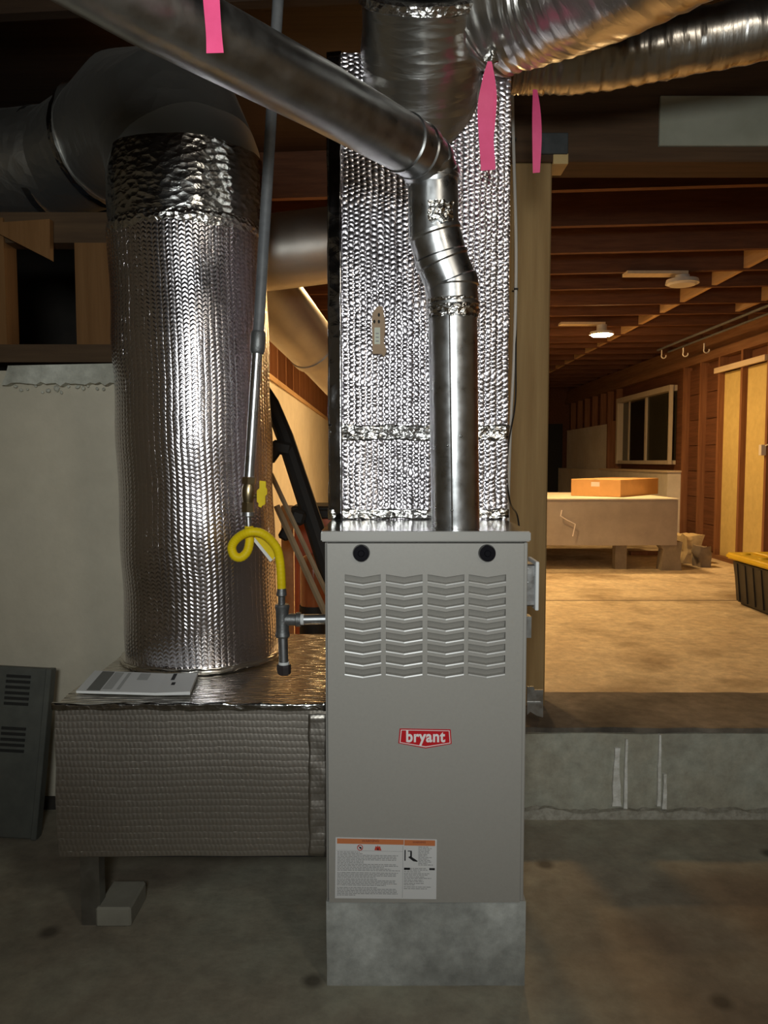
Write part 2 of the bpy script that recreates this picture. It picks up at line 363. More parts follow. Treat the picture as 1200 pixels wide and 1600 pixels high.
M_foil_wrap = foil_crumple('foil_wrap', base=(0.70, 0.70, 0.68), rough=0.28, sc=(6, 30, 1), dist=0.005, strength=0.45)
M_band = foil_crumple('foil_band', base=(0.55, 0.55, 0.54), rough=0.2, sc=(30, 45, 30), strength=0.6, dist=0.0035)
M_greyduct = mat('grey_duct_wrap', (0.50, 0.45, 0.40), (0.42, 0.37, 0.33), rough=0.45, metal=0.35, nsc=5, bump=0.2, bsc=12)
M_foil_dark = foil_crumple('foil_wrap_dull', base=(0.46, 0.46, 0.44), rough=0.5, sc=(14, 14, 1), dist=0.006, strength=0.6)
M_flex = foil_crumple('flex_foil', base=(0.60, 0.58, 0.55), rough=0.30, sc=(9, 45, 1), dist=0.0028, strength=0.45)
M_galv = mat('galvanised', (0.50, 0.51, 0.52), (0.60, 0.61, 0.62), rough=0.26, metal=1, nsc=26, rough2=0.36, bump=0.05, bsc=20)
M_galvdark = mat('galvanised_dull', (0.34, 0.34, 0.33), (0.44, 0.44, 0.43), rough=0.32, metal=1, nsc=18, rough2=0.42)
M_steel = mat('pipe_steel', (0.36, 0.37, 0.38), (0.46, 0.47, 0.48), rough=0.42, metal=1, nsc=40)
M_paintedpipe = mat('painted_pipe', (0.10, 0.105, 0.11), (0.14, 0.145, 0.15), rough=0.5, nsc=30)
M_iron = mat('malleable_iron', (0.16, 0.165, 0.165), (0.22, 0.225, 0.225), rough=0.5, metal=0.8, nsc=50, bump=0.2)
M_cap = mat('cap_iron', (0.055, 0.045, 0.045), None, rough=0.5, metal=0.5)
M_brass = mat('brass', (0.52, 0.42, 0.26), (0.42, 0.34, 0.2), rough=0.32, metal=1, nsc=20)
M_yellow = mat('yellow_coating', (0.80, 0.60, 0.006), (0.72, 0.52, 0.005), rough=0.5, nsc=30, spec=0.2)
M_pink = mat('pink_ribbon', (0.85, 0.10, 0.26), (0.78, 0.08, 0.22), rough=0.5, nsc=20)
M_cable = mat('white_cable', (0.62, 0.60, 0.55), None, rough=0.5)
M_gold = mat('dull_duct_metal', (0.60, 0.57, 0.52), (0.52, 0.49, 0.45), rough=0.38, metal=0.85, nsc=6, rough2=0.5)
M_card = mat('cardboard', (0.72, 0.42, 0.17), (0.66, 0.38, 0.15), rough=0.8, nsc=10)
M_tag = mat('brown_tag', (0.42, 0.29, 0.18), (0.36, 0.24, 0.15), rough=0.7, nsc=30)
M_taglabel = mat('tag_label', (0.60, 0.62, 0.50), None, rough=0.6)
M_orange = mat('orange_plastic', (0.60, 0.13, 0.03), (0.52, 0.11, 0.025), rough=0.4, nsc=8)
M_clear = mat('amber_plastic', (0.38, 0.11, 0.04), None, rough=0.12, spec=0.8, coat=0.5)
M_stick = wood('stick_wood', (0.42, 0.33, 0.21), (0.34, 0.26, 0.16), 'Z')
M_tote = mat('tote_black', (0.02, 0.019, 0.018), None, rough=0.45)
M_totelid = mat('tote_yellow', (0.78, 0.56, 0.02), (0.72, 0.5, 0.02), rough=0.45, nsc=10)
M_winframe = wood('window_paint', (0.62, 0.55, 0.42), (0.54, 0.46, 0.34), 'Z')
M_glass = mat('night_glass', (0.012, 0.016, 0.016), None, rough=0.08, spec=0.6)
M_glass2 = mat('night_glass_screened', (0.035, 0.036, 0.024), None, rough=0.25, spec=0.5)
M_lampwhite = mat('fixture_white', (0.72, 0.68, 0.6), None, rough=0.5)
M_lampon = mat('lamp_lit', (1, 0.9, 0.7), None, rough=0.5, emit=(1.0, 0.61, 0.25), estr=430)
M_lampweak = mat('lamp_lit_weak', (1, 0.9, 0.7), None, rough=0.5, emit=(1.0, 0.61, 0.25), estr=240)
M_ventpanel = mat('grey_vent_panel', (0.085, 0.09, 0.08), (0.11, 0.115, 0.10), rough=0.5, nsc=20)
M_slot = mat('slot_dark', (0.02, 0.02, 0.018), None, rough=0.9)
M_capsteel = mat('post_cap_steel', (0.05, 0.055, 0.055), (0.075, 0.08, 0.08), rough=0.6, metal=0.3, nsc=15)
M_shim = mat('fresh_wood', (0.62, 0.45, 0.2), (0.55, 0.38, 0.16), rough=0.7, nsc=12)
M_scrap = mat('scrap_insulation', (0.72, 0.6, 0.36), (0.6, 0.48, 0.28), rough=0.95, nsc=15, bump=0.6)
M_greyblock = mat('grey_block', (0.24, 0.2, 0.15), (0.3, 0.25, 0.19), rough=0.9, nsc=12, bump=0.5)
M_footblock = mat('foot_block', (0.30, 0.29, 0.24), (0.24, 0.23, 0.19), rough=0.85, nsc=8)
M_drip = mat('white_drip', (0.86, 0.86, 0.82), (0.6, 0.59, 0.53), rough=0.9, nsc=40, bump=0.5)
M_efflo = mat('white_mineral', (0.46, 0.44, 0.38), (0.30, 0.28, 0.23), rough=0.9, nsc=60, bump=0.6)

# ------------------------------------------------------------------ structure
FL = 0.148          # back room floor
XR = 3.56           # inner face of right-wall studs
XL = -0.75          # left wall of the back room
JB, JT = CAM_H+1.37, CAM_H+1.37+0.235   # joist bottom / top
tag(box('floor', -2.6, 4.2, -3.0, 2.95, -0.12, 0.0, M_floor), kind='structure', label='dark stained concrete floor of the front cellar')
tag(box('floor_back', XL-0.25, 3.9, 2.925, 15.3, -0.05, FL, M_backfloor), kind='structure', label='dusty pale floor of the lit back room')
# expansion joint strip in the back floor
tag(box('trim_1', XL, 3.4, 5.72, 5.735, FL-0.01, FL+0.003, M_greyblock), kind='structure', label='thin dark joint across the back room floor')
# low curb wall
bm = bmesh.new(); bmbox(bm, XL, 4.2, 2.52, 2.925, 0, 0.285, 0)
bmesh.ops.subdivide_edges(bm, edges=[e for e in bm.edges if abs((e.verts[0].co-e.verts[1].co).x) > 1], cuts=60)
box_uv(bm)
for v in bm.verts:
    if v.co.z > 0.2: v.co.z += 0.006*mnoise.noise(v.co*4); v.co.y += 0.006*mnoise.noise(v.co*5+Vector((9, 0, 0)))
curb = finish('wall_curb', bm, M_curb, kind='structure'); tag(curb, 'low concrete curb wall right of the furnace')
bm = bmesh.new(); bmbox(bm, XL, 4.2, 2.53, 2.925, 0.28, 0.302)
bmesh.ops.subdivide_edges(bm, edges=[e for e in bm.edges if abs((e.verts[0].co-e.verts[1].co).x) > 1], cuts=90)
for v in bm.verts:
    if v.co.y < 2.6: v.co.y += 0.012*mnoise.noise(v.co*9)+0.008*mnoise.noise(v.co*31)
    if v.co.z > 0.29: v.co.z += 0.004*mnoise.noise(v.co*12)
finish('dark_cap', bm, M_curbtop, curb)  # darker uneven layer on top of the curb
bm = bmesh.new(); bmbox(bm, 0.2, 4.2, 2.495, 2.53, 0, 0.03)
bmesh.ops.subdivide_edges(bm, edges=[e for e in bm.edges if abs((e.verts[0].co-e.verts[1].co).x) > 1], cuts=140)
for v in bm.verts:
    if v.co.z > 0.01: v.co.z += 0.016*mnoise.noise(v.co*11)+0.01*mnoise.noise(v.co*37)
    if v.co.y < 2.51: v.co.y += 0.006*mnoise.noise(v.co*15)
finish('mineral_crust', bm, M_efflo, curb)
def drip(x, w, z0, z1):
    L_, R_ = [], []; n = 10
    for i in range(n):
        f = i/(n-1); z = z1+(z0-z1)*f; ww = w*(0.45+0.5*abs(mnoise.noise(Vector((x*9, z*14, 0))))+0.45*f); cx = x+w*0.35*mnoise.noise(Vector((x*5, z*9, 2)))
        L_.append((cx-ww, z)); R_.append((cx+ww, z))
    prism('drip_stain', L_+R_[::-1], 2.508, 2.522, M_drip, curb)
drip(xx(963, 1190, 2.52), 0.014, 0.04, 0.24); drip(xx(977, 1190, 2.52), 0.006, 0.03, 0.27)
drip(xx(1029, 1190, 2.52), 0.006, 0.04, 0.285); drip(xx(1037, 1220, 2.52), 0.008, 0.03, 0.15)
# pale foundation wall behind the left side
ZW = 1.50
tag(box('wall_front_left', -2.6, XL, 2.60, 2.85, 0, ZW, M_wall, cuts=6, wob=0.004, wsc=3), kind='structure', label='pale concrete foundation wall behind the foil ducts')
wfl = bpy.data.objects['wall_front_left']
# mortar strip with ragged bottom on top of that wall
poly = [(xx(20, 570, 2.6), ZW+0.012), (xx(200, 566, 2.6), ZW+0.02)]
for i in range(26):
    f = i/25; poly.append((xx(200-190*f, 605, 2.6), zz(601+7*mnoise.noise(Vector((i*0.9, 0, 0)))+4*mnoise.noise(Vector((i*2.1, 5, 0))), 2.6)))
poly.append((xx(17, 590, 2.6), zz(588, 2.6)))
prism('mortar_strip', poly, 2.565, 2.7, M_mortar, wfl)
for i in range(14):
    px = 25+10.5*i+random.uniform(-3, 3); py = 606+random.uniform(-4, 9); s = random.uniform(0.004, 0.01)
    c = pt(px, py, 2.59); bm = bmesh.new(); bmesh.ops.create_icosphere(bm, subdivisions=1, radius=s, matrix=Matrix.Translation(c))
    wobble(bm, s*0.5, 60); finish('mortar_crumb', bm, M_mortar, wfl)
# dark strip at the wall base
tag(box('baseboard_left', -2.6, -0.7, 2.57, 2.62, -0.01, 0.035, M_dark), kind='structure', label='dark strip along the base of the pale wall')
# side and back shell
tag(box('wall_left', -2.75, -2.6, -3.0, 2.85, 0, 2.9, M_wall), kind='structure', label='left wall of the front cellar')
tag(box('wall_rear', -2.75, 4.3, -3.15, -3.0, 0, 2.9, M_wall), kind='structure', label='wall behind the camera')
tag(box('wall_right_front', 4.2, 4.35, -3.0, 2.95, 0, 2.9, M_wall), kind='structure', label='right wall of the front cellar')
tag(box('wall_crawl', -2.75, XL-0.2, 4.6, 4.7, FL, 2.9, M_dark), kind='structure', label='back of the crawl space, coloured dark for the shade over the pale wall')  # near-black colour stands in for the darkness behind the opening
# left wall of back room: concrete below, studs above
ZL = CAM_H+0.53
wl = box('wall_left_back', XL-0.2, XL, 3.3, 15.3, FL, ZL, M_white, kind='structure', label='pale low wall lit orange behind the furnace')
box('sill_plate', XL-0.16, XL+0.012, 3.3, 15.3, ZL, ZL+0.035, M_block, wl)
st0 = None
for i in range(24):
    y = 3.6+i*0.48
    if st0 is None: st0 = box('stud', XL-0.12, XL-0.01, y, y+0.045, ZL+0.035, JB, M_stud, wl); y0 = y
    else: again(st0, (0, y-y0, 0))
box('sheathing', XL-0.2, XL-0.13, 3.3, 15.3, ZL+0.035, JB, M_sheath, wl)
# ceiling: deck + joists + blocking
ce = box('ceiling', -2.75, 4.35, -3.15, 15.4, JT, JT+0.05, M_shadejoist, kind='structure', label='unfinished wooden ceiling of joists and floor deck')
rows = [299, 356, 398, 430, 455, 480, 496, 513, 527, 538, 546]
YJ = [CAM_H and 1.37*0.9978/(( -SP+((800-r)/1200)*CP)/(CP+((800-r)/1200)*SP)) for r in rows]
YJ = [y/0.9978 for y in YJ]
while YJ[-1] < 14.6: YJ.append(YJ[-1]+0.56)
ang = math.atan(-0.085)
def joist(y, x0=XL-0.1, x1=3.9):
    M = Matrix.Translation((0.9, y, 0)) @ Matrix.Rotation(ang, 4, 'Z')
    bm = bmesh.new(); bmbox(bm, x0-0.9, x1-0.9, -0.021, 0.021, JB, JT, 0, M); box_uv(bm)
    return bm
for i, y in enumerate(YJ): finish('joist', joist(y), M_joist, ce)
for y in (-2.4, -1.9, -1.3, -0.7, -0.1, 0.5, 1.1, 1.7, 2.3): finish('joist', joist(y, -2.7, 4.2), M_shadejoist, ce)
for xb, sgn in ((2.60, 0), (3.28, 1)):
    for i in range(len(YJ)-1):
        ya = YJ[i]+(xb-0.9)*math.tan(ang); yb = YJ[i+1]+(xb-0.9)*math.tan(ang)
        if sgn and i > 5: break
        box('blocking', xb-0.02, xb+0.02, ya+0.024, yb-0.024, JB+0.01, JT, M_block, ce)
# big beam over the post
bt = thing('ceiling_beam', (2.2, 2.82, 2.24), 'massive dark brown beam carried by the wooden post', 'beam')
box('timber', 0.33, 4.3, 2.74, 2.9, 2.235, 2.575, M_beam, bt, bevel=0.006)
pb = box('board_panel', xx(1032, 190, 2.72), xx(1290, 190, 2.72), 2.725, 2.742, zz(228, 2.73), zz(150, 2.73), M_panel, None, bevel=0.003)
tag(pb, 'grey-green board fixed to the front of the dark beam, upper right', 'board')
# far wall with a dark doorway
tag(box('wall_far', XL-0.2, 4.0, 15.2, 15.35, FL, 2.9, M_sheath), kind='structure', label='dark far wall of the back room')
dr = box('door_1', 2.95, 3.5, 15.12, 15.2, FL, CAM_H+0.72, M_blackmatte, kind='structure', label='dark doorway at the far end of the back room')
box('door_frame', 2.87, 2.95, 15.08, 15.2, FL, CAM_H+0.8, M_stud, dr)
# right wall
wr = box('wall_right', XR+0.09, XR+0.2, 2.95, 15.3, FL, 2.9, M_sheath, kind='structure', label='right wall of open studs in the back room')
zp0, zp1 = CAM_H+1.10, JB
# window hole is done by leaving the window box in front of the sheathing
studs_y = [5.2, 5.7, 6.2, 6.68, 7.17, 7.70, 8.22, 8.70, 9.18, 11.84, 12.3, 12.7, 13.2, 13.7, 14.2, 14.7]
s0 = None
for y in studs_y:
    zb = FL+0.04 if y < 9.19 else CAM_H-0.13
    o = box('stud', XR, XR+0.09, y, y+0.042, zb, zp0, M_stud, wr)
box('top_plate', XR-0.005, XR+0.09, 2.95, 15.2, zp0, zp0+0.09, M_studY, wr)
box('rim_board', XR+0.03, XR+0.09, 2.95, 15.2, zp0+0.09, JB, M_studY, wr)
box('bottom_plate', XR-0.01, XR+0.09, 2.95, 9.2, FL, FL+0.04, M_studY, wr)
ztopY = CAM_H+0.93
for a, b in ((7.212, 7.70), (7.742, 8.22)):
    box('insulation_panel', XR+0.055, XR+0.088, a, b, FL+0.04, ztopY, M_yellow_board, wr, label='yellow insulation board between studs')
box('header_board', XR-0.03, XR-0.002, 7.2, 8.30, ztopY-0.0, ztopY+0.055, M_lightboard, wr, label='pale wooden strip over the yellow bays')
for a, b in ((5.742, 6.2), (6.242, 6.68), (6.722, 7.17), (8.262, 8.70), (8.742, 9.18)):
    for k in range(7):
        z = FL+0.05+k*0.295
        box('plank', XR+0.068, XR+0.088, a, b, z, z+0.287, M_sheath, wr)
# low white foundation under the window and the taller white panel
lf = box('wall_low_right', XR-0.16, XR+0.09, 9.22, 15.0, FL, CAM_H-0.14, M_white, kind='structure', label='low pale foundation wall under the window')
box('ledge_board', XR-0.18, XR+0.08, 9.2, 12.1, CAM_H-0.14, CAM_H-0.118, M_lightboard, lf)
tag(box('wall_white_panel', XR-0.06, XR+0.05, 12.1, 14.75, CAM_H-0.14, CAM_H+0.575, M_white), kind='structure', label='square pale wall panel left of the window')
box('end_post', XR-0.07, XR+0.06, 12.03, 12.09, CAM_H-0.118, CAM_H+0.62, M_stud, bpy.data.objects['wall_right'])
# window
y0w, y1w, z0w, z1w = 9.62, 11.72, zz(726, 1)*0+CAM_H+0.005, CAM_H+0.87
wn = box('window_1', XR-0.005, XR+0.085, y0w-0.0, y1w, z0w-0.05, z0w, M_winframe, kind='structure', label='wide cellar window in the right wall')
box('frame_head', XR-0.02, XR+0.085, y0w, y1w, z1w, z1w+0.07, M_winframe, wn)
box('frame_jamb', XR-0.02, XR+0.025, y0w-0.03, y0w, z0w-0.05, z1w+0.07, M_winframe, wn)
box('frame_jamb', XR-0.02, XR+0.085, y1w, y1w+0.07, z0w-0.05, z1w+0.07, M_winframe, wn)
ym = (y0w+y1w)/2
box('mullion', XR+0.05, XR+0.085, ym-0.03, ym+0.03, z0w, z1w, M_winframe, wn)
box('pane', XR+0.07, XR+0.078, y0w, ym-0.03, z0w, z1w, M_glass2, wn)
box('pane', XR+0.07, XR+0.078, ym+0.03, y1w, z0w, z1w, M_glass, wn)
box('sash_stile', XR+0.06, XR+0.08, y1w-0.32, y1w-0.27, z0w, z1w, M_winframe, wn)
# left framing over the pale wall (dark opening)
lfw = thing('wall_framing', (-1.4, 2.68, ZW), 'dark brown rough wood framing above the pale wall', 'framing')
yF0, yF1 = 2.63, 2.72
box('sill', -2.5, xx(178, 550, yF0), yF0, yF1+0.06, zz(566, yF0), zz(538, yF0), M_leftwoodX, lfw)
box('stud', xx(116, 450, yF0), xx(172, 450, yF0), yF0+0.01, yF1, zz(538, yF0), zz(378, yF0), M_leftwood, lfw)
box('stud', xx(-60, 450, yF0), xx(8, 450, yF0), yF0, yF1, zz(538, yF0), zz(340, yF0), M_leftwood, lfw)
box('header', -2.5, xx(172, 450, yF0), yF0+0.01, yF1, zz(378, yF0), zz(330, yF0), M_leftwoodX, lfw)
prism('brace', [(xx(-20, 350, 2.62), zz(352, 2.62)), (xx(82, 350, 2.62), zz(345, 2.62)), (xx(82, 405, 2.62), zz(408, 2.62)), (xx(-20, 362, 2.62), zz(356, 2.62))], 2.60, 2.628, M_leftwood, lfw)

# ------------------------------------------------------------------ post
YP = 2.75
xp0, xp1 = xx(795, 600, YP), xx(858, 600, YP)
ps = thing('wooden_post', ((xp0+xp1)/2, YP+0.07, 0.30), 'tan square wooden post standing behind the furnace right side', 'post')
box('timber', xp0, xp1, YP, YP+0.14, 0.302, 2.235, M_post, ps, bevel=0.005)
box('post_cap', xx(838, 225, YP-0.02), xx(888, 225, YP-0.02), YP-0.02, YP+0.2, zz(240, YP-0.02), zz(207, YP-0.02), M_capsteel, ps, bevel=0.002, label='dark steel post cap')
box('shim', xp1+0.001, xx(887, 250, YP), YP-0.012, YP+0.1, zz(258, YP), zz(241, YP), M_shim, ps, bevel=0.002, label='small pale wood shim under the post cap')
# cables down the post
cb = thing('white_cable', pt(800, 720, 2.72), 'thin white cable running down the wooden post', 'cable')
tube('sheath', curve_pts([pt(800, 130, 2.70), pt(803, 250, 2.715), pt(806, 360, 2.72), pt(806, 450, 2.72), pt(803, 560, 2.72), pt(799, 640, 2.72), pt(796, 715, 2.72), pt(794, 800, 2.72), pt(795, 900, 2.72)], 6), 0.0058, M_cable, cb, seg=10)
for px, py in ((802.5, 218), (805.5, 452)):
    p = pt(px, py, 2.718); box('staple', p.x-0.008, p.x+0.008, p.y-0.009, p.y+0.03, p.z-0.003, p.z+0.003, M_blackmatte, cb)
ct = tube('black_wire', curve_pts([pt(807, 455, 2.735), pt(806, 560, 2.71), pt(805, 630, 2.70), pt(795, 690, 2.69), pt(792, 740, 2.68), pt(797, 785, 2.6), pt(808, 805, 2.5), pt(812, 840, 2.45), pt(814, 900, 2.45)], 6), 0.0028, M_blackmatte, None, seg=8)
tag(ct, 'thin black wire curling beside the white cable', 'wire')

# ------------------------------------------------------------------ furnace
YF = 1.68
fx0, fx1 = xx(508, 900, YF), xx(824, 900, YF)
fz0, fz1 = 0.201, zz(830, YF)
YB = 2.43
fu = thing('furnace', ((fx0+fx1)/2, YF, fz0), 'tall beige-grey gas furnace with louvered front on a concrete plinth', 'furnace')
zl = zz(845.5, YF)
box('cabinet', fx0, fx1, YF+0.012, YB, fz0, fz1-0.004, M_beige, fu, bevel=0.002)
bm = bmesh.new(); bmbox(bm, xx(502, 838, YF), xx(828, 838, YF), YF-0.012, YF+0.008, zl, fz1)
bmesh.ops.bevel(bm, geom=bm.edges[:], offset=0.0025, segments=2, affect='EDGES')
finish('lid_flange', bm, M_lid, fu, smooth=40)
box('lid', xx(502, 838, YF), xx(828, 838, YF), YF+0.008, YB, fz1-0.003, fz1, M_lidtop, fu, label='shiny bare metal top')
# left and right front returns
box('corner_flange', fx0, xx(511, 1000, YF), YF-0.001, YF+0.02, fz0, zl-0.003, M_beige, fu, bevel=0.0015)
box('corner_flange', xx(817, 1000, YF), fx1, YF-0.001, YF+0.02, fz0, zl-0.003, M_beige, fu, bevel=0.0015)
# door panel with louver openings
YD = YF-0.008
dx0, dx1 = xx(512.5, 1000, YF), xx(816, 1000, YF)
dz1, dz0 = zz(848.5, YF), zz(1407, YF)
cols = [(539, 595), (603, 660), (668, 725), (732, 790)]
rowsz = [897.5+18.05*i for i in range(9)]
xs = [dx0]; kinds = [0]
for a, b in cols:
    xa, xb = xx(a, 960, YD), xx(b, 960, YD)
    xs += [xa, (xa+xb)/2, xb]; kinds += [1, 2, 1]
xs.append(dx1); kinds.append(0)
zs = [dz1]
for r in rowsz: zs += [zz(r, YD), zz(r+11.6, YD)]
zs.append(dz0)
DIP = 0.0065
def build_door():
    bm = bmesh.new(); G = []
    for j, z in enumerate(zs):
        G.append([bm.verts.new((x, YD, z-(DIP if kinds[i] == 2 and 0 < j < len(zs)-1 else 0))) for i, x in enumerate(xs)])
    for j in range(len(zs)-1):
        for i in range(len(xs)-1):
            hole = (j % 2 == 1) and ((i-1) % 3 in (0, 1)) and 1 <= i < len(xs)-1 and (i-1) % 3 != 2
            if not hole: bm.faces.new((G[j][i], G[j+1][i], G[j+1][i+1], G[j][i+1]))
    bnd = [e for e in bm.edges if len(e.link_faces) == 1]
    ret = bmesh.ops.extrude_edge_only(bm, edges=bnd)
    for v in [g for g in ret['geom'] if isinstance(g, bmesh.types.BMVert)]:
        outer = abs(v.co.x-dx0) < 1e-5 or abs(v.co.x-dx1) < 1e-5 or abs(v.co.z-dz1) < 1e-5 or abs(v.co.z-dz0) < 1e-5
        v.co.y += 0.018 if outer else 0.010
    bmesh.ops.recalc_face_normals(bm, faces=bm.faces)
    return bm
door = finish('door_panel', build_door(), M_beige, fu)
# one louver blade, shared
def louver(ci, rj):
    i = 1+ci*3; xa, xm, xb = xs[i], xs[i+1], xs[i+2]; zt, zb = zs[1+rj*2], zs[2+rj*2]
    bm = bmesh.new(); c = Vector((xm, YD, zt))
    hh = zt-zb; prof = [(0.0050, 0.003), (0.0055, -hh*0.02), (0.0140, -hh*0.86), (0.0060, -hh*0.90), (-0.0008, -hh*0.90), (-0.0018, -hh*0.94), (-0.0026, -hh*1.10), (0.0004, -hh*1.14)]
    R = []
    for dy, dz in prof:
        R.append([bm.verts.new((x, YD+dy, zt+dz-(DIP if k == 1 else 0))) for k, x in enumerate((xa-0.001, xm, xb+0.001))])
    for a, b in zip(R, R[1:]):
        for k in range(2): bm.faces.new((a[k], b[k], b[k+1], a[k+1]))
    bmesh.ops.recalc_face_normals(bm, faces=bm.faces)
    for f in bm.faces:
        if f.normal.y > 0: f.normal_flip()
        c_ = f.calc_center_median()
        if c_.y < YD-0.0012 and c_.z > zt-hh*1.09-DIP: f.material_index = 1
    # ends
    for k in (0, 2):
        try: bm.faces.new([r[k] for r in R])
        except Exception: pass
    return bm, c
bm, c0 = louver(0, 0); lv0 = finish('louver', bm, [M_beige, M_lip], door, loc=c0)
for ci in range(4):
    for rj in range(9):
        if ci == 0 and rj == 0: continue
        i = 1+ci*3; c = Vector((xs[i+1], YD, zs[1+rj*2])); again(lv0, c-c0)
# dark inside behind louvers
box('inner_baffle', xs[1]-0.01, xs[-2]+0.01, YF+0.0095, YF+0.0115, zs[-2]-0.02, zs[1]+0.02, M_slot, fu)
# round black knobs
for px in (564.5, 761):
    c = pt(px, 864, YD); bm = bmesh.new()
    bmesh.ops.create_cone(bm, cap_ends=True, segments=28, radius1=0.0195, radius2=0.0175, depth=0.012, matrix=Matrix.Translation(c+Vector((0, -0.005, 0))) @ Matrix.Rotation(math.pi/2, 4, 'X'))
    bmesh.ops.create_cone(bm, cap_ends=True, segments=20, radius1=0.008, radius2=0.006, depth=0.004, matrix=Matrix.Translation(c+Vector((0, -0.012, 0))) @ Matrix.Rotation(math.pi/2, 4, 'X'))
    k = finish('knob', bm, M_black, door, smooth=30)
    k['label'] = 'round black plug knob'
# badge
def ppoly(pxs, Y): return [(pt(a, b, Y).x, pt(a, b, Y).z) for a, b in pxs]
bo = [(624.5, 1138), (704, 1139.5), (705.5, 1161.5), (665, 1168.5), (622.5, 1160.5)]
bc = (664.5, 1151)
bi = [(bc[0]+(a-bc[0])*0.955, bc[1]+(b-bc[1])*0.90) for a, b in bo]
bi2 = [(bc[0]+(a-bc[0])*0.925, bc[1]+(b-bc[1])*0.82) for a, b in bo]
bad = prism('badge', ppoly(bo, YD), YD-0.003, YD, M_red, fu, label='red shield badge reading bryant')
bm = bmesh.new(); A = [bm.verts.new((x, YD-0.0034, z)) for x, z in ppoly(bi, YD)]; B = [bm.verts.new((x, YD-0.0034, z)) for x, z in ppoly(bi2, YD)]
for i in range(5): bm.faces.new((A[i], A[(i+1) % 5], B[(i+1) % 5], B[i]))
finish('badge_outline', bm, M_print, bad)
text_mesh('lettering', 'bryant', 0.036, pt(664.5, 1151.5, YD-0.0036), M_print, bad, xs=0.86, bold=0.0011)
# warning label
YLb = YD-0.0012
lab = prism('warning_label', ppoly([(524.5, 1308), (682.5, 1311.5), (681.5, 1404.5), (523.5, 1403)], YD), YLb, YD, M_paper, fu, label='white warning label with orange header')
def lq(bm, x0, y0, x1, y1, mi, dy=0.0004):
    # fractional label coordinates -> quad
    def P(u, v):
        px = 524.3+158*u-1.0*v; py = 1308+3.3*u+95*v-1.8*u*v; return pt(px, py, YLb-dy)
    f = bm.faces.new([bm.verts.new(P(u, v)) for u, v in ((x0, y0), (x0, y1), (x1, y1), (x1, y0))]); f.material_index = mi
bm = bmesh.new()
lq(bm, 0.015, 0.02, 0.675, 0.105, 0); lq(bm, 0.68, 0.02, 0.985, 0.115, 0)
lq(bm, 0.666, 0.12, 0.669, 0.985, 3); lq(bm, 0.01, 0.215, 0.665, 0.219, 3)
finish('header_bar', bm, [M_orange_ink, M_darkorange, M_redink, M_ink], lab)
bm = bmesh.new()
r = random.Random(3)
def line(x0, x1, y):
    x = x0
    while x < x1-0.005:
        wl_ = min(r.uniform(0.012, 0.045), x1-x); lq(bm, x, y, x+wl_, y+0.011, 0); x += wl_+0.006
for y, x1 in ((0.235, .24), (0.26, .27), (0.285, .62), (0.31, .60), (0.335, .61), (0.36, .60), (0.385, .28), (0.41, .28), (0.435, .60), (0.46, .62), (0.485, .48),
              (0.51, .55), (0.535, .64), (0.575, .62), (0.60, .61), (0.625, .60), (0.65, .40), (0.68, .42), (0.705, .60), (0.73, .59), (0.755, .61), (0.78, .50), (0.82, .42), (0.845, .60), (0.87, .61), (0.895, .61), (0.92, .62), (0.945, .20)):
    line(0.02, x1, y)
for y in (0.13, .155, .18, .205, .23, .255, .28, .305, .33, .355, .38, .405, .43): line(0.82, 0.82+r.uniform(0.08, 0.15), y)
for y in (.49, .515, .545, .575, .60, .63, .655, .685, .71, .74, .765, .80, .83): line(0.68, 0.68+r.uniform(0.1, 0.28), y)
finish('fine_print', bm, M_ink, lab, kind='stuff')
bm = bmesh.new()   # pictograms: boot/hand shape, black keys
for q in ((0.683, .19, .695, .37), (0.68, .485, .74, .52), (0.93, .485, .985, .52), (0.715, .2, .755, .215), (0.74, .215, .757, .31)): lq(bm, *q, 0)
def lp(bm, uvs, mi, dy=0.0005):
    f = bm.faces.new([bm.verts.new(pt(524.3+158*u-1.0*v, 1308+3.3*u+95*v-1.8*u*v, YLb-dy)) for u, v in uvs]); f.material_index = mi
lp(bm, [(.74, .29), (.72, .31), (.77, .375), (.81, .385), (.815, .37), (.76, .31)], 0)
# red prohibition ring and flame triangle
for k in range(16):
    a0, a1 = 2*math.pi*k/16, 2*math.pi*(k+1)/16
    f = lambda a, rr: (0.243+0.030*rr*math.cos(a), 0.165+0.05*rr*math.sin(a))
    lp(bm, [f(a0, 1), f(a0, .75), f(a1, .75), f(a1, 1)], 1)
lp(bm, [(.222, .135), (.228, .128), (.264, .195), (.258, .202)], 1); lp(bm, [(.23, .16), (.25, .15), (.262, .175), (.245, .185)], 0)
lp(bm, [(.385, .205), (.455, .208), (.44, .13), (.428, .15), (.42, .12), (.41, .15), (.398, .13)], 1)
lp(bm, [(.41, .2), (.43, .2), (.42, .16)], 0, 0.0007)
finish('pictogram', bm, [M_inkblack, M_redink], lab, kind='stuff')
text_mesh('header_lettering', 'WARNING', 0.0072, pt(579, 1314.2, YLb-0.0004), M_darkorange, lab, xs=1.1, bold=0.0002, depth=0.0001)
text_mesh('header_lettering', 'WARNING', 0.0060, pt(655, 1316.2, YLb-0.0004), M_darkorange, lab, xs=1.0, bold=0.0002, depth=0.0001)
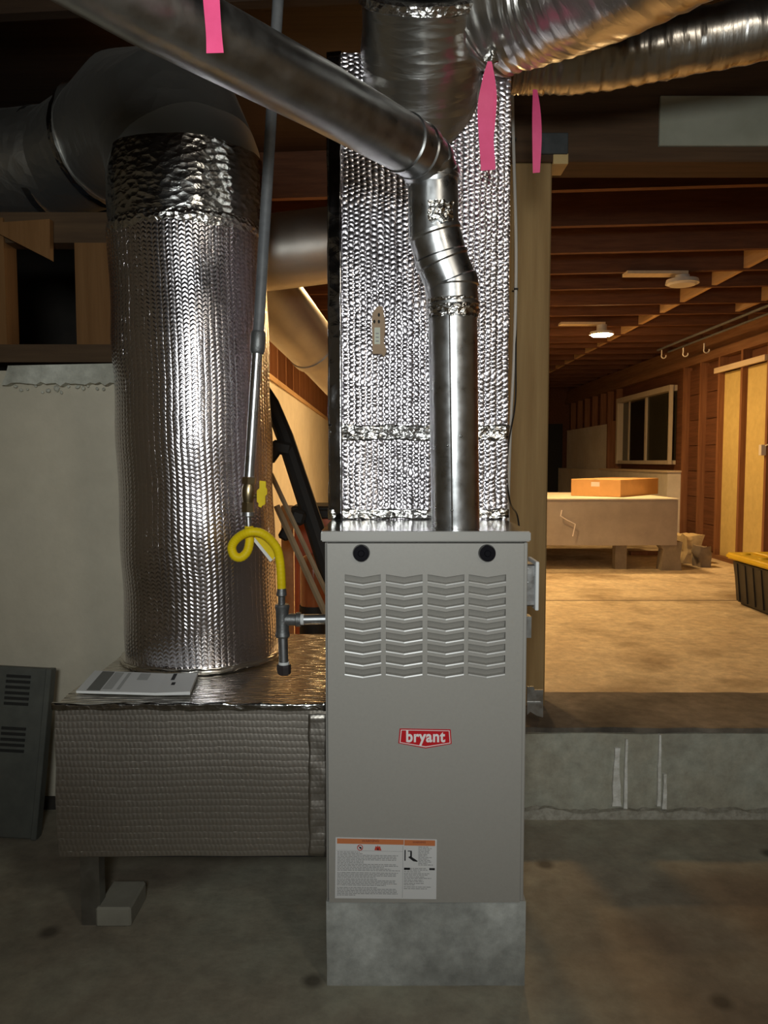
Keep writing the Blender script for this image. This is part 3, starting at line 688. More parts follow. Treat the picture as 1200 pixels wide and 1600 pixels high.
# switch box and small bracket on the right side
sbx = box('switch_box', fx1-0.002, xx(835.5, 910, YF+.04), YF+0.03, YF+0.10, zz(946, YF+.04), zz(881, YF+.04), M_galv, fu, bevel=0.003, label='galvanised junction box on the furnace side')
box('cover_plate', xx(835.5, 910, YF+.03), xx(841, 910, YF+.03), YF+0.02, YF+0.115, zz(953, YF+.03), zz(877, YF+.03), M_booklet, sbx, bevel=0.0015, label='white switch cover plate')
for py in (893, 914):
    c = pt(826, py, YF+0.03); bm = bmesh.new(); bmesh.ops.create_cone(bm, cap_ends=True, segments=14, radius1=0.007, radius2=0.007, depth=0.003, matrix=Matrix.Translation(c) @ Matrix.Rotation(math.pi/2, 4, 'X'))
    finish('knockout', bm, M_galvdark, sbx)
sbr = prism('side_bracket', ppoly([(823, 1072), (833, 1072), (835, 1077), (848, 1077), (848, 1120), (838, 1117), (828, 1111), (823, 1116)], YF+.05), YF+0.045, YF+0.05, M_galv, fu, label='galvanised sheet bracket low on the furnace side')
box('fold_line', xx(823, 1097, YF+.044), xx(845, 1097, YF+.044), YF+0.042, YF+0.0455, zz(1099, YF+.044), zz(1096.5, YF+.044), M_galvdark, sbr)
box('bracket_clip', fx1-0.001, xx(827.5, 990, YF+.05), YF+0.03, YF+0.06, zz(995, YF+.04), zz(962, YF+.04), M_galvdark, fu)
# plinth
pln = box('concrete_plinth', xx(510, 1480, YF), xx(821, 1480, YF), YF+0.0, YB+0.02, 0, 0.2, M_plinth, None, cuts=8, wob=0.0025, wsc=9)
tag(pln, 'grey concrete block plinth under the furnace', 'plinth')

# ------------------------------------------------------------------ supply plenum
YS = 2.02
px0, px1 = xx(514, 500, YS), xx(794, 600, YS)
zt_pl = CAM_H+1.03
pz0 = fz1+0.001
su = thing('supply_plenum', ((px0+px1)/2, YS, pz0), 'quilted silver foil plenum box rising from the furnace top', 'plenum')
bm = bmesh.new(); bmbox(bm, px0, px1, YS, YB+0.02, pz0, zt_pl)
bmesh.ops.subdivide_edges(bm, edges=bm.edges[:], cuts=22, use_grid_fill=True); bm.normal_update(); box_uv(bm)
for v in bm.verts:
    e = abs(mnoise.noise(Vector((v.co.x*9, v.co.z*5, v.co.y*5))))
    d = 0.006*mnoise.noise(v.co*7)
    if abs(v.co.y-YS) < 1e-4: v.co.y += d-0.002
    if abs(v.co.x-px0) < 1e-4 or abs(v.co.x-px1) < 1e-4: v.co.x += 0.0035*mnoise.noise(Vector((v.co.z*14, v.co.y*3, v.co.x)))
finish('insulation_wrap', bm, M_foil, su, smooth=50)
def foil_strip(name, x0, x1, z0, z1, y, m, parent, amp=0.004, nx=40, nz=6, ragged=0.006, lean=0.0):
    bm = bmesh.new(); uvl = bm.loops.layers.uv.verify(); G = []
    for j in range(nz+1):
        row_ = []
        for i in range(nx+1):
            x = x0+(x1-x0)*i/nx; z = z0+(z1-z0)*j/nz
            if j in (0, nz): z += ragged*mnoise.noise(Vector((x*22, j*5.0, 1.3)))
            if i in (0, nx): x += ragged*mnoise.noise(Vector((z*22, i*5.0, 4.3)))
            yy = y-lean*(x-x0)+amp*mnoise.noise(Vector((x*25, z*40, 0)))+amp*0.6*mnoise.noise(Vector((x*60, z*70, 2)))
            row_.append(bm.verts.new((x, yy, z)))
        G.append(row_)
    for j in range(nz):
        for i in range(nx):
            f = bm.faces.new((G[j][i], G[j][i+1], G[j+1][i+1], G[j+1][i])); f.smooth = True
            for l in f.loops: l[uvl].uv = (l.vert.co.x, l.vert.co.z)
    geo = bmesh.ops.extrude_face_region(bm, geom=bm.faces[:])
    for v in [g for g in geo['geom'] if isinstance(g, bmesh.types.BMVert)]: v.co.y += 0.010
    bmesh.ops.recalc_face_normals(bm, faces=bm.faces)
    return finish(name, bm, m, parent)
foil_strip('foil_tape_band', px0-0.004, px1+0.004, zz(688, YS), zz(664, YS), YS-0.008, M_tape, su, label if False else 0.004) if False else foil_strip('foil_tape_band', px0-0.004, px1+0.004, zz(688, YS), zz(664, YS), YS-0.008, M_tape, su)
foil_strip('foil_tape_edge', px0-0.003, px0+0.034, pz0, zt_pl, YS-0.007, M_tapesm, su, amp=0.0025, nx=6, nz=60, ragged=0.002, lean=0.22)
foil_strip('foil_tape_hem', px0-0.004, px1+0.006, pz0+0.001, zz(795, YS), YS-0.010, M_tape, su, amp=0.005)
# brown tag on the plenum
tg = thing('brown_tag', pt(594, 515, YS-0.012), 'brown card tag with dark holes stuck on the foil plenum', 'tag')
bm_poly = ppoly([(587, 482), (592, 478), (598, 479), (600, 492), (602, 510), (600, 535), (604, 548), (600, 558), (596, 553), (582, 553), (581, 500), (582, 490)], YS-0.014)
prism('card', bm_poly, YS-0.0165, YS-0.012, M_tag, tg)
prism('paper_label', ppoly([(585, 512), (594, 512), (594, 538), (585, 538)], YS-0.014), YS-0.0175, YS-0.0165, M_taglabel, tg)
for px, py in ((592, 492), (585, 502.5), (592, 502.5)):
    c = pt(px, py, YS-0.017); bm = bmesh.new()
    bmesh.ops.create_cone(bm, cap_ends=True, segments=12, radius1=0.0032, radius2=0.0032, depth=0.0012, matrix=Matrix.Translation(c) @ Matrix.Rotation(math.pi/2, 4, 'X') @ Matrix.Diagonal((0.9, 1.5, 1, 1)))
    finish('hole', bm, M_slot, tg)
for py in (521, 527, 533):
    c = pt(589.5, py, YS-0.0178); box('ink_mark', c.x-0.004, c.x+0.004, c.y-0.0004, c.y, c.z-0.0015, c.z+0.0015, M_ink, tg)

# ------------------------------------------------------------------ round take-off duct (front of the plenum, upwards)
ax0 = Vector((0.096, 2.12, CAM_H+0.875)); dirv = Vector((0.0, -0.66, 0.75)).normalized()
to = thing('takeoff_duct', ax0, 'big round foil duct leaving the plenum front upwards', 'duct')
P0 = [ax0+dirv*(0.05*i) for i in range(0, 7)]
pe = P0[-1]
bm = bmesh.new(); sweep(bm, P0, [0.152+0.003*math.sin(i*2.1) for i in range(7)], 56, False, 0, 0.005, 12)
for v_ in bm.verts:
    if v_.co.y > YS-0.012: v_.co += dirv*((v_.co.y-(YS-0.012))/0.66)
bmesh.ops.remove_doubles(bm, verts=bm.verts, dist=0.0004)
finish('foil_wrap', bm, M_foil_wrap, to, smooth=50)
tube('joint_ring', [ax0+dirv*0.297, ax0+dirv*0.302, ax0+dirv*0.322, ax0+dirv*0.327], [0.150, 0.157, 0.157, 0.150], M_tape, to, seg=56, wob=0.003, wsc=40)
bend = [pe+dirv*0.02, pe+Vector((0, -0.09, 0.14)), pe+Vector((0, -0.11, 0.20)), pe+Vector((0, -0.12, 0.255))]
tube('upper_sleeve', curve_pts(bend, 4), 0.145, M_flex, to, seg=40, wob=0.005, wsc=16)
# saddle flange ring on plenum face
# ------------------------------------------------------------------ flexible ducts to the right
def ribbed(path, r, n, amp=0.0018):
    P = curve_pts(path, n); R = [r+amp*math.sin(i*1.9)+amp*0.8*mnoise.noise(Vector((i*0.7, r*9, 0))) for i in range(len(P))]
    return P, R
f1 = thing('flexible_duct', pt(800, 40, 1.98), 'thick silver flex duct running up right above the pink ribbon', 'duct')
P, R = ribbed([pt(738, 40, 1.99), pt(775, 12, 1.94), pt(860, -18, 1.86), pt(960, -62, 1.72), pt(1120, -150, 1.55)], 0.150, 14)
R[0:6] = [0.115, 0.125, 0.133, 0.14, 0.145, 0.149]
tube('foil_sleeve', P, R, M_flex, f1, seg=44, wob=0.004, wsc=22)
f2 = thing('flexible_duct', pt(900, 90, 2.15), 'thinner silver flex duct sagging right below the thick one', 'duct')
P, R = ribbed([pt(798, 98, 2.19), pt(830, 98, 2.19), pt(880, 98, 2.18), pt(960, 90, 2.17), pt(1060, 70, 2.14), pt(1200, 42, 2.10), pt(1400, 0, 2.06)], 0.079, 14, 0.0018)
tube('foil_sleeve', P, R, M_flex, f2, seg=36, wob=0.004, wsc=24)
bm = bmesh.new(); c = pt(768, 92, 1.87)
bmesh.ops.create_icosphere(bm, subdivisions=3, radius=0.016, matrix=Matrix.Translation(c)); wobble(bm, 0.008, 60); uvl = bm.loops.layers.uv.verify(); bm.normal_update(); box_uv(bm)
finish('tape_knot', bm, M_tape, f1, smooth=60)

# ------------------------------------------------------------------ pink ribbons
def ribbon(name, strips, label):
    t = thing(name, strips[0][0][0], label, 'ribbon', None)
    for pts_, wpx, m in strips:
        bm = bmesh.new(); prev = None
        P = curve_pts(pts_, 5); n = len(P)
        for i, p in enumerate(P):
            f = i/(n-1); wv = wpx(f); tw = 0.25*math.sin(f*4+wpx(0)*90)
            d = Vector((math.cos(tw), math.sin(tw), 0))*wv/2
            th = Vector((0, 0.0004, 0))
            ring = [bm.verts.new(p-d-th), bm.verts.new(p+d-th), bm.verts.new(p+d+th), bm.verts.new(p-d+th)]
            if prev:
                for k in range(4): bm.faces.new((prev[k], prev[(k+1) % 4], ring[(k+1) % 4], ring[k]))
            else: bm.faces.new(ring)
            prev = ring
        bm.faces.new(prev[::-1]); bmesh.ops.recalc_face_normals(bm, faces=bm.faces)
        finish('strand', bm, m, t, smooth=50)
    return t
ribbon('pink_ribbon', [([pt(329, -25, 1.135), pt(331, 10, 1.13), pt(334, 50, 1.12), pt(336, 83, 1.115)], lambda f: 0.023+0.0015*f, M_pink)], 'short pink ribbon hanging over the sloping metal flue pipe')
ribbon('pink_ribbon', [([pt(764, 96, 1.82), pt(762, 130, 1.83), pt(758, 180, 1.84), pt(763, 266, 1.84)], lambda f: 0.006+0.030*math.sin(min(1, f*1.35)*math.pi*0.62), M_pink),
                       ([pt(766, 96, 1.83), pt(769, 130, 1.845), pt(770, 165, 1.85), pt(767, 235, 1.85)], lambda f: 0.007+0.012*math.sin(f*math.pi), M_pink)], 'broad doubled pink ribbon tied under the thick flex duct')
ribbon('pink_ribbon', [([pt(836, 140, 2.13), pt(838, 170, 2.13), pt(839, 215, 2.13), pt(838, 270, 2.13)], lambda f: 0.013+0.012*math.sin(f*math.pi*0.85), M_pink)], 'narrow pink ribbon hanging in front of the wooden post')

# ------------------------------------------------------------------ flue pipe
YV = 1.775
fl = thing('flue_pipe', (xx(712, 825, YV), YV, fz1), 'galvanised flue pipe rising from furnace top and sloping up left', 'pipe')
RV = 0.0562
a = pt(711.5, 826, YV); b = pt(707, 470, YV-0.02)
vp = tube('vertical_pipe', [a, a.lerp(b, 0.25), a.lerp(b, 0.5), a.lerp(b, 0.75), b], RV*0.985, M_galv, fl, seg=64, up=(0, -1, 0))
# seam on the pipe
off = Vector((-0.012, -RV*0.975, 0)); tube('seam', [a+off, b+off], 0.0018, M_galvdark, vp, seg=6)
for f, dx in ((0.37, -0.02), (0.41, 0.01), (0.09, -0.012)):
    p = a.lerp(b, f)+Vector((dx, -math.sqrt(RV*RV-dx*dx), 0)); bm = bmesh.new(); bmesh.ops.create_uvsphere(bm, u_segments=10, v_segments=6, radius=0.003, matrix=Matrix.Translation(p)); finish('screw', bm, M_galvdark, vp, smooth=60)
bm = bmesh.new(); sweep(bm, [a+Vector((0, 0, -0.004)), a+Vector((0, 0, 0.003))], [RV*1.12, RV*1.02], 48); finish('base_collar', bm, M_galvdark, fl, smooth=40)
# lower adjustable elbow: gores with beads
g = [pt(707, 472, YV-0.02), pt(705.5, 445, YV-0.02), pt(690, 405, YV-0.025), pt(678, 362, YV-0.03), pt(677, 300, YV-0.035), pt(676, 285, YV-0.035), pt(663, 250, YV-0.045), pt(640, 220, YV-0.075)]
def gore(p, q, name, r=RV, m=M_galv, bead=True):
    d = (q-p); L = d.length; d = d.normalized()
    pts_ = [p, p+d*0.006, p+d*0.009, p+d*(L*0.5), q-d*0.009, q-d*0.006, q]
    rr = [r*1.0, r*1.045, r*1.0, r, r, r*1.045, r*1.0] if bead else [r]*7
    return tube(name, pts_, rr, m, fl, seg=64, up=(0, -1, 0))
# chain as one mitred sweep per elbow so the gores meet cleanly
def elbow(name, pts_, r, m):
    P = [Vector(p) for p in pts_]; out = []; rad = []
    for i in range(len(P)-1):
        d = P[i+1]-P[i]
        for f, k in ((0.0, 1.05), (0.10, 1.05), (0.16, 1.0), (0.84, 1.0), (0.90, 1.05)):
            out.append(P[i]+d*f); rad.append(r*k)
    out.append(P[-1]); rad.append(r*1.05)
    return tube(name, out, rad, m, fl, seg=64, up=(0, -1, 0), smooth=25)
elbow('lower_elbow', [g[0]+(g[0]-g[1])*0.3, g[1], g[2], g[3]], RV*1.03, M_galv)
tube('short_pipe', [g[3]+Vector((0, 0, -0.02)), g[3], g[4], g[5]], RV*0.985, M_galv, fl, seg=64, up=(0, -1, 0))
longA = pt(650, 236, 1.68); longB = pt(505, 152, 1.40); longC = pt(222, 4, 1.155); longD = pt(30, -110, 1.02)
elbow('upper_elbow', [g[5], pt(676, 276, YV-0.035), pt(668, 255, YV-0.05), pt(652, 237, YV-0.085), pt(628, 222, 1.642)], RV*1.03, M_galv)
d0 = (pt(628, 222, 1.642)); tube('sloping_pipe', [d0+(d0-longB).normalized()*0.01, d0, longB, longC, longD], [RV*1.05, RV*1.02, RV*0.99, RV, RV], M_galvdark, fl, seg=64)
# foil tape patches on joints
def wrap_patch(name, c, r, a0, a1, z0, z1, m, parent, amp=0.0025):
    bm = bmesh.new(); uvl = bm.loops.layers.uv.verify(); nx, nz = 26, 14; G = []
    for j in range(nz+1):
        row_ = []
        for i in range(nx+1):
            an = a0+(a1-a0)*i/nx; z = z0+(z1-z0)*j/nz
            if i in (0, nx): an += 0.07*mnoise.noise(Vector((z*60, i, 0)))
            if j in (0, nz): z += 0.006*mnoise.noise(Vector((an*5, j, 0)))
            rr = r+0.0015+amp*(0.6+mnoise.noise(Vector((an*5, z*70, 1)))+0.5*mnoise.noise(Vector((an*12, z*140, 1))))
            row_.append(bm.verts.new((c.x+rr*math.sin(an), c.y-rr*math.cos(an), z)))
        G.append(row_)
    for j in range(nz):
        for i in range(nx):
            f = bm.faces.new((G[j][i], G[j][i+1], G[j+1][i+1], G[j+1][i]))
            for l in f.loops: l[uvl].uv = (l.vert.co.x, l.vert.co.z)
    geo = bmesh.ops.extrude_face_region(bm, geom=bm.faces[:])
    for v in [q for q in geo['geom'] if isinstance(q, bmesh.types.BMVert)]:
        dv = Vector((c.x-v.co.x, c.y-v.co.y, 0)).normalized(); v.co += dv*0.004
    bmesh.ops.recalc_face_normals(bm, faces=bm.faces)
    return finish(name, bm, m, parent)
wrap_patch('foil_tape', g[4], RV*1.0, -0.25, 0.75, zz(346, 1.69), zz(314, 1.69), M_tape, fl)
wrap_patch('foil_tape', g[0], RV*1.0, -1.5, 1.5, zz(492, 1.7), zz(462, 1.7), M_tape, fl, 0.002)

# ------------------------------------------------------------------ return duct: trunk box, riser, elbow
YT0, YT1 = 1.80, 2.56
tz0, tz1 = 0.243, 0.615
tx0, tx1 = xx(88, 1230, YT0), fx0-0.006
tb = thing('return_duct_box', ((tx0+tx1)/2, YT0, tz0), 'wide foil-wrapped return duct box left of the furnace', 'duct')
bm = bmesh.new(); bmbox(bm, tx0, tx1, YT0, YT1, tz0, tz1); bmesh.ops.subdivide_edges(bm, edges=bm.edges[:], cuts=16, use_grid_fill=True)
bm.normal_update(); box_uv(bm)
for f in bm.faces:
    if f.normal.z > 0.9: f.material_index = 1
for v in bm.verts:
    v.co += mnoise.noise_vector(v.co*5)*0.0035
    if v.co.x < tx0+0.02: v.co.x += 0.006*mnoise.noise(v.co*12)
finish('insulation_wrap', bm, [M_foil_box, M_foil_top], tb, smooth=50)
# crumpled tape along the top front edge and the right end
foil_strip('foil_tape_edge', tx0-0.003, tx1, tz1-0.010, tz1+0.005, YT0-0.007, M_band, tb, amp=0.003, nx=60, nz=4, ragged=0.006)
foil_strip('foil_tape_corner', tx1-0.045, tx1-0.002, tz0+0.005, tz1-0.02, YT0-0.008, M_foil_box, tb, amp=0.003, nx=6, nz=30, ragged=0.004)
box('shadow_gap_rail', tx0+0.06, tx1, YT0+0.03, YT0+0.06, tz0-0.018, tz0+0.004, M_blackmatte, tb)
lg = box('support_leg', xx(131, 1390, 1.93), xx(160, 1390, 1.93), 1.91, 1.95, 0, tz0, M_galvdark, tb, label='dull grey metal leg')
fb = box('foot_block', xx(160, 1420, 1.95), xx(214, 1420, 1.95), 1.90, 2.03, 0, 0.052, M_footblock, None, bevel=0.005)
tag(fb, 'small concrete block on the floor beneath the foil duct box', 'block')
# riser
rc = Vector((-0.541, 2.275, tz1)); RR = 0.2225
ri = thing('return_riser', rc, 'tall round riser wrapped in quilted foil with elbow to the left', 'duct')
top = Vector((-0.568, 2.275, 1.845))
Pn = [(rc+Vector((0, 0, 0.006))).lerp(top, i/30) for i in range(31)]
tube('insulation_wrap', Pn, [RR+0.002*math.sin(i*0.9) for i in range(31)], M_foil_cyl, ri, seg=72, wob=0.004, wsc=6)
rg = lambda z0, z1, r, name, m, amp=0.004: tube(name, [rc.lerp(top, (z-tz1)/(top.z-tz1)) for z in (z0, z0+(z1-z0)*.33, z0+(z1-z0)*.66, z1)], [r, r+0.004, r+0.004, r], m, ri, seg=96, wob=amp, wsc=34)
rg(1.82, 1.86, RR+0.001, 'foil_tape_band', M_tape, 0.004)
rg(tz1+0.002, tz1+0.02, RR+0.012, 'base_collar', M_foil_top, 0.004)
# dished elbow with gores
e = [top, Vector((-0.570, 2.28, 2.03)), Vector((-0.635, 2.36, 2.19)), Vector((-0.79, 2.55, 2.28)), Vector((-0.96, 2.76, 2.305)), Vector((-1.16, 2.90, 2.30))]
tube('top_band', [e[0]+Vector((0, 0, 0.006)), e[0].lerp(e[1], 0.4), e[0].lerp(e[1], 0.8), e[1]+Vector((0, 0, 0.02))], [RR*0.99, RR*1.0, RR*1.0, RR*0.99], M_band, ri, seg=72, wob=0.006, wsc=20)
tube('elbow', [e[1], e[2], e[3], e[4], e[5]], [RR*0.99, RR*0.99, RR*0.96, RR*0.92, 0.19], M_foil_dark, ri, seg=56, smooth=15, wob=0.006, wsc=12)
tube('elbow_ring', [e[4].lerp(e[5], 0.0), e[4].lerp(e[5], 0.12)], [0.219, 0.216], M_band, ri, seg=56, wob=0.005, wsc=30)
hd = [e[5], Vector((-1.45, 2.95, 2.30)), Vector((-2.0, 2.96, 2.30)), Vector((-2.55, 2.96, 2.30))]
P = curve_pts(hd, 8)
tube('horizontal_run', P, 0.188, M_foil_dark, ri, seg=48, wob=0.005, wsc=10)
tube('strap', [Vector((-1.235, 2.925, 2.30)), Vector((-1.262, 2.93, 2.30))], 0.1935, M_galvdark, ri, seg=48)

# ------------------------------------------------------------------ booklet on the trunk
zB = tz1+0.004
def onb(px, py):
    # point on the trunk top plane z = zB
    u = (px-600)/1200; v = (800-py)/1200; dy = CP+v*SP; dz = -SP+v*CP; t = (zB-CAM_H)/dz
    return Vector((u*t, dy*t, zB))
bk = thing('instruction_booklet', onb(215, 1070), 'white printed booklet lying on the foil duct box', 'booklet')
cA, cB, cC, cD = onb(119, 1083), onb(297, 1088), onb(309, 1058), onb(148, 1051)
def bq(bm, u0, v0, u1, v1, z, mi=0):
    P = lambda u, v: cA.lerp(cB, u).lerp(cD.lerp(cC, u), v)+Vector((0, 0, z+0.010*max(0, u-0.7)*2))
    f = bm.faces.new([bm.verts.new(P(u, v)) for u, v in ((u0, v0), (u1, v0), (u1, v1), (u0, v1))]); f.material_index = mi
bm = bmesh.new(); N_ = 10; V = []
for k in range(N_+1):
    u = k/N_; zo = 0.010*max(0, u-0.7)*2
    p0 = cA.lerp(cB, u); p1 = cD.lerp(cC, u)
    V.append([bm.verts.new(p0+Vector((0, 0, zo*0.6))), bm.verts.new(p1+Vector((0, 0, zo*0.6))), bm.verts.new(p1+Vector((0, 0, 0.006+zo))), bm.verts.new(p0+Vector((0, 0, 0.006+zo)))])
for k in range(N_):
    for j in range(4): bm.faces.new((V[k][j], V[k+1][j], V[k+1][(j+1) % 4], V[k][(j+1) % 4]))
bm.faces.new(V[0][::-1]); bm.faces.new(V[-1]); bmesh.ops.recalc_face_normals(bm, faces=bm.faces)
finish('pages', bm, M_booklet, bk)
bm = bmesh.new(); bq(bm, 0.085, 0.03, 0.205, 0.97, 0.0066); finish('grey_band', bm, M_bandgrey, bk)
bm = bmesh.new()
bq(bm, 0.215, 0.1, 0.30, 0.95, 0.0066, 1); bq(bm, 0.34, 0.1, 0.37, 0.95, 0.0066, 1); bq(bm, 0.46, 0.6, 0.56, 0.95, 0.0066, 1)
bq(bm, 0.775, 0.62, 0.81, 0.97, 0.0066, 0); bq(bm, 0.80, 0.36, 0.835, 0.5, 0.0066, 0)
finish('cover_print', bm, [M_inkblack, M_lightgrey], bk, kind='stuff')

# ------------------------------------------------------------------ gas line
gY = 1.93
gp = thing('gas_pipe', pt(388, 750, gY), 'leaning grey steel gas pipe in front of the foil riser', 'pipe')
g0, g1, g2 = pt(438, -60, 1.93), pt(403, 535, 1.93), pt(389.5, 745, 1.93)
tube('upper_pipe', [g0, g1], 0.0136, M_paintedpipe, gp, seg=20)
d = (g1-g2).normalized()
tube('coupling', [g1+d*0.028, g1+d*0.022, g1-d*0.022, g1-d*0.028], [0.015, 0.0185, 0.0185, 0.015], M_iron, gp, seg=20)
tube('lower_pipe', [g1-d*0.02, g2], 0.0132, M_galv, gp, seg=20)
gv = thing('gas_valve', pt(388, 775, gY), 'brass gas shutoff valve at the bottom of the leaning pipe', 'valve')
v0, v1, v2 = pt(389.5, 746, gY), pt(388, 775, gY), pt(387.5, 800, gY)
def hexprism(name, p, q, r, m, parent): return tube(name, [p, q], r, m, parent, seg=6, smooth=10)
hexprism('upper_nut', v0, v0.lerp(v1, 0.35), 0.0185, M_brass, gv)
tube('body', [v0.lerp(v1, 0.35), v0.lerp(v1, 0.6), v1, v1.lerp(v2, 0.4)], [0.0135, 0.017, 0.017, 0.013], M_brass, gv, seg=20)
hexprism('lower_nut', v1.lerp(v2, 0.4), v2, 0.0165, M_brass, gv)
tube('stem', [v1+Vector((0.012, 0, 0)), v1+Vector((0.03, -0.004, 0))], 0.006, M_brass, gv, seg=12)
hp = ppoly([(406, 751), (416, 752), (416, 762), (418, 764), (418, 772), (415, 775), (415, 788), (410, 790), (409, 793), (404, 791), (405, 786), (402, 784), (402, 766), (406, 763)], gY-0.01)
prism('lever_handle', hp, gY-0.018, gY-0.010, M_yellow, gv, label='yellow lever handle', bevel=0.001)
# yellow flexible connector
gc = thing('gas_connector', pt(400, 850, gY), 'yellow coated flexible gas connector bent in a loop', 'hose')
tube('flare_nut', [pt(388, 800, gY), pt(388, 806, gY), pt(388, 808, gY), pt(388.5, 822, gY)], [0.0165, 0.0165, 0.008, 0.008], M_galv, gc, seg=20)
loop = [pt(389, 822, gY), pt(389, 832, gY), pt(390, 846, gY-0.004), pt(386, 862, gY-0.008), pt(376, 871, gY-0.012), pt(366, 868, gY-0.014), pt(362, 856, gY-0.014), pt(367, 845, gY-0.016), pt(378, 836, gY-0.022), pt(392, 831, gY-0.026), pt(408, 833, gY-0.022), pt(422, 843, gY-0.014), pt(433, 858, gY-0.006), pt(437, 875, gY), pt(439, 895, gY), pt(440, 920, gY)]
Pl = curve_pts(loop, 10)
tube('corrugated_tube', Pl, [0.0112+0.0004*math.sin(i*2.2) for i in range(len(Pl))], M_yellow, gc, seg=18)
prism('paper_tag', ppoly([(394, 843), (402, 836), (430, 872), (422, 878)], gY+0.002), gY+0.004, gY+0.0052, M_booklet, gc, label='white paper tag')
prism('yellow_tag', ppoly([(396, 838), (408, 834), (432, 862), (426, 875)], gY-0.004), gY-0.0020, gY-0.0008, M_yellow, gc)
tube('lower_nut', [pt(440, 918, gY), pt(440, 930, gY), pt(440, 932, gY), pt(440, 944, gY)], [0.011, 0.0135, 0.009, 0.009], M_iron, gc, seg=16)
# tee, sediment leg
tt = thing('sediment_tee', pt(442, 970, gY), 'grey iron tee with capped drip leg beside the furnace', 'pipe fitting')
tube('tee_body', [pt(441, 944, gY), pt(441, 947, gY), pt(441, 955, gY), pt(441.5, 986, gY), pt(441.5, 993, gY), pt(441.5, 996, gY)], [0.016, 0.019, 0.0165, 0.0165, 0.019, 0.016], M_iron, tt, seg=22)
tube('tee_branch', [pt(446, 968, gY), pt(462, 968, gY), pt(463, 968, gY), pt(470, 968, gY)], [0.0155, 0.0155, 0.0185, 0.0185], M_iron, tt, seg=22)
tube('white_thread_seal', [pt(470, 968, gY), pt(475, 968, gY)], 0.0138, M_booklet, tt, seg=18)
tube('side_nipple', [pt(474, 968, gY), Vector((fx0+0.0005, gY, zz(967, gY)))], 0.0133, M_steel, tt, seg=20)
tube('drop_nipple', [pt(442, 995, gY), pt(443.5, 1040, gY)], 0.0122, M_steel, tt, seg=20)
tube('seal_ring', [pt(443.5, 1034, gY), pt(443.6, 1038, gY)], 0.0138, M_booklet, tt, seg=18)
tube('pipe_cap', [pt(443.6, 1038, gY), pt(443.6, 1041, gY), pt(444, 1052, gY), pt(444, 1054, gY)], [0.0175, 0.0185, 0.0175, 0.014], M_cap, tt, seg=8, smooth=10)

# ------------------------------------------------------------------ leaning vent panel at the left edge
vx0, vx1 = xx(-60, 1150, 2.3), xx(33, 1060, 2.3)
vp_ = thing('vent_panel', (vx1-0.1, 2.42, 0), 'grey slotted metal vent panel leaning on the wall, left edge', 'panel')
Mv = Matrix.Translation((vx1, 2.36, 0)) @ Matrix.Rotation(math.radians(-9), 4, 'X') @ Matrix.Rotation(math.radians(3), 4, 'Y')
box('sheet', -0.30, 0.0, 0, 0.025, 0.0, zz(1047, 2.4), M_ventpanel, vp_, bevel=0.003, M=Mv)
box('edge_flange', -0.012, 0.006, -0.010, 0.03, 0.0, zz(1047, 2.4), M_ventpanel, vp_, bevel=0.002, M=Mv)
sl = None
for zc in (0.505, 0.488, 0.470, 0.452, 0.435, 0.418, 0.34, 0.323, 0.305, 0.288, 0.27):
    box('slot', -0.14, -0.062, -0.003, 0.002, zc-0.0045, zc+0.0045, M_slot, vp_, M=Mv)

# ------------------------------------------------------------------ behind the furnace, left
hdct = thing('dark_crossing_duct', pt(460, 390, 3.0), 'dull metal duct crossing behind the foil plenum', 'duct')
tube('sheet_metal', [pt(385, 398, 2.97), pt(430, 394, 3.0), pt(520, 383, 3.03), pt(640, 368, 3.08)], 0.140, M_gold, hdct, seg=40)
gd = thing('slanting_duct', pt(460, 510, 4.3), 'warm lit round metal duct slanting down behind the riser', 'duct')
q = [pt(392, 428, 3.35), pt(430, 473, 3.5), pt(488, 540, 3.8), pt(505, 558, 3.88), pt(560, 625, 4.25)]
tube('sheet_metal', [q[0], q[1], q[2]], [0.150, 0.142, 0.127], M_gold, gd, seg=40)
tube('joint_bead', [q[2].lerp(q[1], 0.02), q[2].lerp(q[3], 0.3)], [0.133, 0.132], M_gold, gd, seg=40)
tube('far_sheet_metal', [q[2], q[3], q[4]], [0.125, 0.119, 0.106], M_gold, gd, seg=40)
# black pole with clamps
bp_ = thing('black_pole', pt(560, 1100, 3.05), 'black steel tool pole leaning behind the riser beside wood sticks', 'pole')
pA, pB = pt(418, 600, 3.25), pt(512, 885, 3.05)
pBot = pB+(pB-pA).normalized()*((pB.z-FL)/abs((pB-pA).normalized().z))
tube('shaft', [pt(404, 590, 3.28), pt(424, 630, 3.25), pA.lerp(pB, 0.3), pB, pBot], [0.018, 0.033, 0.036, 0.040, 0.036], M_blackmatte, bp_, seg=10, smooth=20)
def blob(name, px, py, Y, w, h, dpt, parent, m, rot=0):
    c = pt(px, py, Y); M = Matrix.Translation(c) @ Matrix.Rotation(rot, 4, 'Y')
    return box(name, -w/2, w/2, -dpt/2, dpt/2, -h/2, h/2, m, parent, bevel=min(w, h)*0.2, M=M)
blob('clamp', 441, 700, 3.17, 0.085, 0.055, 0.07, bp_, M_blackmatte, 0.2)
blob('clamp_lever', 428, 712, 3.15, 0.035, 0.06, 0.03, bp_, M_blackmatte, 0.6)
blob('lower_clamp', 466, 808, 3.06, 0.06, 0.06, 0.06, bp_, M_blackmatte, 0.3)
blob('hook', 446, 834, 3.05, 0.045, 0.05, 0.04, bp_, M_blackmatte, 0.5)
